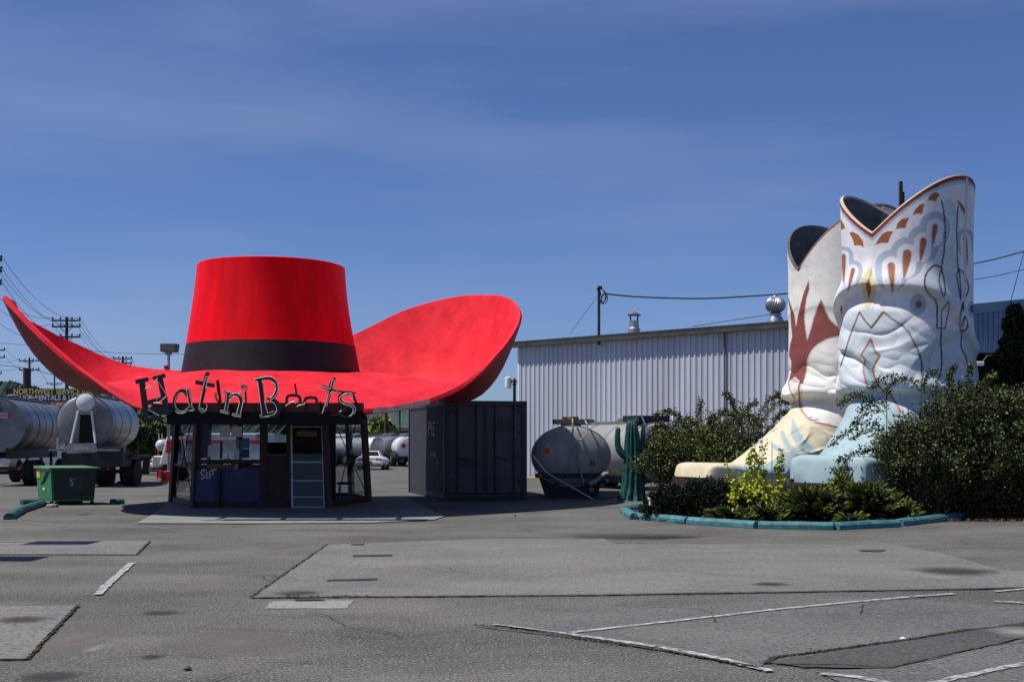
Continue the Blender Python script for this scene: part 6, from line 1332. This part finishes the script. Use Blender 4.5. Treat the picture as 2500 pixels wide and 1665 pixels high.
for k in range(26): stalk(random.uniform(1790, 1910), 1250, random.uniform(1785, 1915), random.uniform(1160, 1215), 110, .10, .75, 25.9+random.uniform(-.3, .3))
LP = np.array(LP); leafmesh('foliage', LP, rng.uniform(.7, 1.3, len(LP))*.058, [M['yl'], M['yg'], M['bushl']], MI, yp, aspect=1.25); stems_mesh('stems', curves, .008, M['stem'], yp)
t = thing('bare_twig', 'thin bare twigs standing between the yellow plant and pale blue toe', 'twig', (5.6, 26.5, 0)); 
for x0_, x1_, yt in ((1872, 1862, 1105), (1884, 1885, 1085), (1862, 1858, 1140)):
    b = MB(); b.tube([W(x0_, 1240, 26.5), W(x1_, yt, 26.5)], [.012, .006], 5); b.build('twig', M['stem'], t)
# junipers: fans of feathery sprays
def juniper(label, blobs, seed, n_per=1.0):
    global rng
    rng = np.random.default_rng(seed); cx0 = blobs[0][0]; t = thing('juniper', label, 'juniper', (cx0, blobs[0][1], 0)); Ps, Ds, Ms, cs_ = [], [], [], []
    for cx1, cy1, cz1, rx, ry, rz, nf in blobs:
        for f in range(int(nf*n_per)):
            th = rng.uniform(0, 2*np.pi); el = rng.uniform(-.15, 1.25); d = np.array([math.cos(th)*math.cos(el), math.sin(th)*math.cos(el), math.sin(el)])
            r0 = rng.uniform(.55, 1.0); tip = np.array([cx1, cy1, cz1])+d*np.array([rx, ry, rz])*r0
            ax = d*np.array([rx, ry, rz*.6]); ax /= np.linalg.norm(ax); ax[2] += .15; L_ = rng.uniform(.16, .34); sd_ = np.cross(ax, [0, 0, 1.]); sd_ /= np.linalg.norm(sd_)+1e-9
            for s_ in range(34):
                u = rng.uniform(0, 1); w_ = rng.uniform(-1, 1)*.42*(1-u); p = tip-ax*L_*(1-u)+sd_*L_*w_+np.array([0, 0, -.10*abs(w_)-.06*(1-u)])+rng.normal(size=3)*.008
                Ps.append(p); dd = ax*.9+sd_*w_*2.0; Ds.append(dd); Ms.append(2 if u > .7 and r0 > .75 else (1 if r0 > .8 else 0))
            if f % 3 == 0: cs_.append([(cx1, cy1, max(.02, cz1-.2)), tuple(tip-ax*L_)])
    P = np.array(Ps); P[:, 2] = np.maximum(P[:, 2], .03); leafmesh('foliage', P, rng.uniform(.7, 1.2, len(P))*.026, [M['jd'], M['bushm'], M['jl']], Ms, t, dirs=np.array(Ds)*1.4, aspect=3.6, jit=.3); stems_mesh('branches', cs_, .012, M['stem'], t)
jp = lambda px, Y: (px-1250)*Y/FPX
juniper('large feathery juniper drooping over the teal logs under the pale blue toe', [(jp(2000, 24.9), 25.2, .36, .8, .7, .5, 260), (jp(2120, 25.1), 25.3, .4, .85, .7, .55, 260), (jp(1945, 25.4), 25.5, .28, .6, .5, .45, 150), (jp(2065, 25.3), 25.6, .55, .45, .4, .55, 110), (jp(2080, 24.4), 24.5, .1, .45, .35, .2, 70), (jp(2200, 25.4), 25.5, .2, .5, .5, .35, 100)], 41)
dense('dark bushy clump in front of the brown sole of the near boot', (jp(1985, 25.7), 25.7), .75, .4, .68, 8000, .035, LM, [.45, .35, .2], 34)
juniper('low spreading juniper in front of the red lid', [(jp(1790, 25), 25.2, .12, .7, .5, .26, 130), (jp(1880, 25), 25.2, .14, .6, .5, .28, 120)], 42)
juniper('small upright juniper standing against the pale blue toe', [(jp(2052, 26), 26.0, .55, .30, .3, .62, 110), (jp(2052, 26), 26.0, .25, .4, .35, .5, 80)], 43)
# conifer at right edge
rng = np.random.default_rng(51)
cf = thing('conifer', 'narrow dark conifer at the right edge, its tip against the blue shed', 'tree', (jp(2478, 29.5), 29.5, 0)); X = jp(2478, 29.5)
b = MB(); b.tube([(X, 29.5, 0), (X, 29.5, 4.9)], [.09, .02], 8); b.build('trunk', M['stem'], cf)
n = 26000; h = rng.uniform(0, 1, n)**.8; z = .3+4.62*h; rad = (1.15*(1-h)**.85+.05)*(1+.22*np.sin(z*7)+.15*np.sin(z*17)); th = rng.uniform(0, 2*np.pi, n); q = rng.uniform(.35, 1, n)**.5; rad = rad*(1+.2*np.sin(th*5+z*4))
P = np.stack([X+rad*q*np.cos(th), 29.5+rad*q*np.sin(th), z-.25*q*rad], 1)+rng.normal(size=(n, 3))*.03; D_ = np.stack([np.cos(th), np.sin(th), np.full(n, .3)], 1)
leafmesh('crown', P, rng.uniform(.7, 1.2, n)*.06, [M['jd'], M['bushd'], M['bushm']], rng.choice(3, n, p=[.5, .35, .15]), cf, dirs=D_, aspect=2.2)
dense('dark broad bush behind the near boot, under the blue shed', (jp(2450, 31.5), 31.5), 1.4, 1.2, 3.3, 16000, .07, [M['jd'], M['bushd'], M['bushm']], [.5, .35, .15], 55)
# small garden things
lid = thing('red_lid', 'faded red flat metal lid lying in the plants below the yellow bush', 'lid', (jp(1865, 25.8), 25.8, .1))
b = MB(); p = [W(1828, 1236, 25.8), W(1890, 1224, 26.1), W(1908, 1231, 25.9), W(1848, 1244, 25.6)]; b.hexa([q+Vector((0, 0, -.03)) for q in p]+p); b.build('plate', M['fadedred'] if 'fadedred' in M else mat('faded_red', (.42, .09, .07), .6, var=.2), lid)
b = MB(); b.hexa([q+Vector((0, 0, .0)) for q in (W(1828, 1237, 25.75), W(1888, 1225, 26.0), W(1888, 1222, 26.0), W(1828, 1233, 25.75))]+[q+Vector((0, .04, .0)) for q in (W(1828, 1237, 25.75), W(1888, 1225, 26.0), W(1888, 1222, 26.0), W(1828, 1233, 25.75))]); b.build('rim', M['pinkred'] if 'pinkred' in M else mat('pink_red_edge', (.7, .09, .1), .6), lid)
t = thing('garden_light', 'thin white rod with a round head leaning before the brown sole', 'garden light', W(1942, 1240, 25.9))
b = MB(); b.tube([W(1944, 1243, 25.9), W(1934, 1175, 25.9)], .012, 6); b.build('rod', M['galv'], t); b = MB(); b.lathe([(.01, -.05), (.05, -.03), (.05, .02), (.01, .04)], W(1933, 1172, 25.9), 10); b.build('head', M['lamp'], t)
for px_, py_, lab in ((1789, 1252, 'small white pipe stub in the dark bush above the front log'), (1587, 1225, 'bent silver pipe end beside the low bush near the cactus'), (2080, 1277, 'tiny white stake under the juniper')):
    b = MB(); b.tube([W(px_, py_+8, 25.2), W(px_, py_-7, 25.2), W(px_-(4 if px_ < 1700 else 0), py_-9, 25.15)], .022, 7); tag(b.build('pipe_stub', M['white']), lab, 'pipe')
rng = np.random.default_rng(61); n = 900
xs = rng.uniform(jp(2360, 26), jp(2500, 26)+1, n); ys = 26.2+rng.normal(size=n)*.16-.02; P = np.stack([xs, ys, np.full(n, .03)], 1)
dl3 = leafmesh('leaf_litter', P, rng.uniform(.5, 1.1, n)*.035, [mat('dry_leaf', (.2, .09, .04), .9), M['stem']], rng.integers(0, 2, n), None); 
n = 1600; P = np.stack([rng.uniform(3.0, 12, n), 25.1+rng.uniform(0, 1.6, n)+0, np.full(n, .045)], 1); leafmesh('leaf_litter', P, rng.uniform(.5, 1.1, n)*.04, [mat('dry_leaf_b', (.24, .11, .05), .9), M['stem']], rng.integers(0, 2, n), None)
# weeds in the slab cracks
P = []
for a_, c_, k in (((612, 1461), (800, 1330), 260), ((1880, 1612), (2500, 1525), 500), ((1400, 1560), (1850, 1634), 300), ((70, 1610), (190, 1480), 160), ((700, 1459), (900, 1458), 120), ((1160, 1530), (1385, 1556), 90)):
    p, q = Gd(*a_), Gd(*c_)
    for _ in range(k):
        u = random.random()**1.3; P.append((p[0]+(q[0]-p[0])*u+random.gauss(0, .008), p[1]+(q[1]-p[1])*u+random.gauss(0, .008), .02))
P = np.array(P); leafmesh('crack_moss', P, rng.uniform(.4, 1.1, len(P))*.014, [mat('moss', (.09, .10, .03), .9), M['crack']], rng.integers(0, 2, len(P)), None)
# tree left of the hat
def leaftree(label, X, Y, H, rx, n, seed, lsz=.16, mats=None, wts=(.45, .4, .15), trunk=1.2, cat='tree', grp=None):
    global rng
    rng = np.random.default_rng(seed); t = thing('tree', label, cat, (X, Y, 0), grp)
    b = MB(); b.tube([(X, Y, 0), (X+.1, Y, trunk), (X, Y, H*.7)], [.22, .16, .04], 8)
    b.build('trunk', M['stem'], t)
    nb = 34; bc = rng.normal(size=(nb, 3)); bc /= np.linalg.norm(bc, axis=1)[:, None]; bc *= rng.uniform(.25, .85, nb)[:, None]; bc = bc*np.array([rx, rx*.8, (H-trunk*.5)/2])+np.array([X, Y, trunk*.5+(H-trunk*.5)/2])
    k = rng.integers(0, nb, n); d = rng.normal(size=(n, 3)); d /= np.linalg.norm(d, axis=1)[:, None]; P = bc[k]+d*(rx*.30)*rng.uniform(.3, 1, n)[:, None]**.6*(.6+.8*rng.random(nb)[k])[:, None]; P[:, 2] = np.maximum(P[:, 2], .15)
    leafmesh('crown', P, rng.uniform(.7, 1.2, n)*lsz, mats or BM, rng.choice(3, n, p=wts), t)
    b = MB()
    for j in range(0, nb, 5): 
        b = MB(); b.tube([(X, Y, trunk), tuple((np.array([X, Y, trunk])+bc[j])/2+np.array([0, 0, .2])), tuple(bc[j])], [.07, .05, .02], 5); b.build('limb', M['stem'], t)
    return t
gt = 'bushy trees behind the left tank trailers'
leaftree('bushy green tree between the round tank trailer and the light pole', jp(355, 66), 66, 3.6, 1.7, 11000, 71, .17, grp=gt)
leaftree('smaller bushy tree behind the hanging letter H', jp(398, 70), 70, 3.2, 1.2, 6000, 72, .17, grp=gt)
leaftree('bushy tree behind the top of the round tank trailer', jp(315, 72), 72, 3.3, 1.4, 7000, 73, .17, grp=gt)
leaftree('small pale green tree on the far side of the lot, right of the shop', jp(925, 170), 170, 6.2, 2.4, 2500, 74, .5, [M['bushm'], M['bushl'], M['yg']], (.3, .4, .3), grp=None)
# ================================================================== FAR BACKGROUND
def ridge(name, x0, x1, Y, hf, m, depth=120, n=160, kind='structure'):
    b = MB(); top_ = []; 
    for i in range(n+1):
        x = x0+(x1-x0)*i/n; top_.append((x, Y, max(.5, hf(x, i))))
    vs = [(x, Y-depth*.5, 0) for x, _, _ in top_]+[(x, Y-depth*.2, z*.55) for x, _, z in top_]+top_+[(x, Y+depth, z*.6) for x, _, z in top_]; w_ = n+1
    b.add(vs, [(r_*w_+i, r_*w_+i+1, (r_+1)*w_+i+1, (r_+1)*w_+i) for r_ in range(3) for i in range(n)]); o = b.build(name, m); o['kind'] = kind; return o
random.seed(3)
def hl(px, py, Y): return EYE+(HPX-py)*Y/FPX
Yh = 700
def hleft(x, i):
    px = 1250+x*FPX/Yh
    base = 935 if px < 20 else 935+(px-20)*.22 if px < 200 else 975+(px-200)*.15
    return hl(0, min(base, 1040), Yh)+random.uniform(-1, 1.6)+3*mnoise.noise(Vector((x*.02, 1, 1)))
ridge('hill', (-700-1250)*Yh/FPX, (700-1250)*Yh/FPX, Yh, hleft, M['forest'], n=420)
Yh2 = 900
def hright(x, i):
    px = 1250+x*FPX/Yh2; py = 1003+10*math.sin(px*.012)+(8 if px < 900 else 0)
    return hl(0, py, Yh2)+random.uniform(-.8, 1.2)+2.5*mnoise.noise(Vector((x*.015, 4, 1)))
ridge('hill', (500-1250)*Yh2/FPX, (3300-1250)*Yh2/FPX, Yh2, hright, M['hill'], n=500)
def fld(name, px0, px1, y0, y1, Y, m):
    b = MB(); a_, c_ = W(px0, y0, Y), W(px1, y1, Y); b.hexa([(a_.x, Y, 0), (c_.x, Y, 0), (c_.x, Y+15, 0), (a_.x, Y+15, 0), (a_.x, Y, a_.z), (c_.x, Y, a_.z), (c_.x, Y+15, a_.z+.3), (a_.x, Y+15, a_.z+.3)]); o = b.build(name, m); return o
struct(fld('grassy_bank', 800, 1010, 1042, 1085, 300, M['grass']))
def fbuild(label, px0, px1, ytop, Y, m, roofm, cat='building', n=5):
    a_, c_ = W(px0, ytop, Y), W(px1, ytop, Y); t = thing('far_building', label, cat, ((a_.x+c_.x)/2, Y, 0))
    b = MB(); b.box(((a_.x+c_.x)/2, Y+5, a_.z/2), (c_.x-a_.x, 10, a_.z)); b.build('wall', m, t)
    b = MB(); b.box(((a_.x+c_.x)/2, Y+5, a_.z+.12), (c_.x-a_.x+.6, 10.6, .3)); b.build('roof', roofm, t)
    for k in range(n):
        b = MB(); x = a_.x+(c_.x-a_.x)*(k+.5)/n; b.box((x, Y-.02, a_.z*.62), ((c_.x-a_.x)/n*.5, .06, a_.z*.28)); b.build('window', M['glassdark'], t)
fbuild('long low white building beyond the distant tanks', 850, 1010, 1062, 150, M['white'], M['gutter'], n=9)
fbuild('pale shed far off below the hill, left of the container', 890, 985, 1046, 260, mat('cream_wall', (.5, .45, .32), .8), M['gutter'], n=4)
fbuild('tiny white house on the hillside', 884, 900, 1026, 520, M['white'], M['gutter'], n=2)
fbuild('dark flat canopy roof beyond the distant tanks', 820, 1010, 1054, 200, M['contd'], M['roofm'], n=4)
fbuild('low white building behind the left tank trailers', -60, 175, 1000, 95, M['dwhite'], M['gutter'], n=6)
fbuild('low grey building behind the light pole', 330, 480, 1062, 120, M['tankg'], M['roofm'], n=5)
rng = np.random.default_rng(81); n = 16000; xs = rng.uniform(jp(-500, 210), jp(480, 210), n); hmax = 3.5+1.6*np.sin(xs*.25)+1.2*np.sin(xs*.7+1); P = np.stack([xs, 210+rng.uniform(-4, 4, n), rng.uniform(0, 1, n)**.7*hmax], 1)
leafmesh('far_wood', P, rng.uniform(.7, 1.2, n)*.7, BM, rng.choice(3, n, p=[.5, .4, .1]), None)
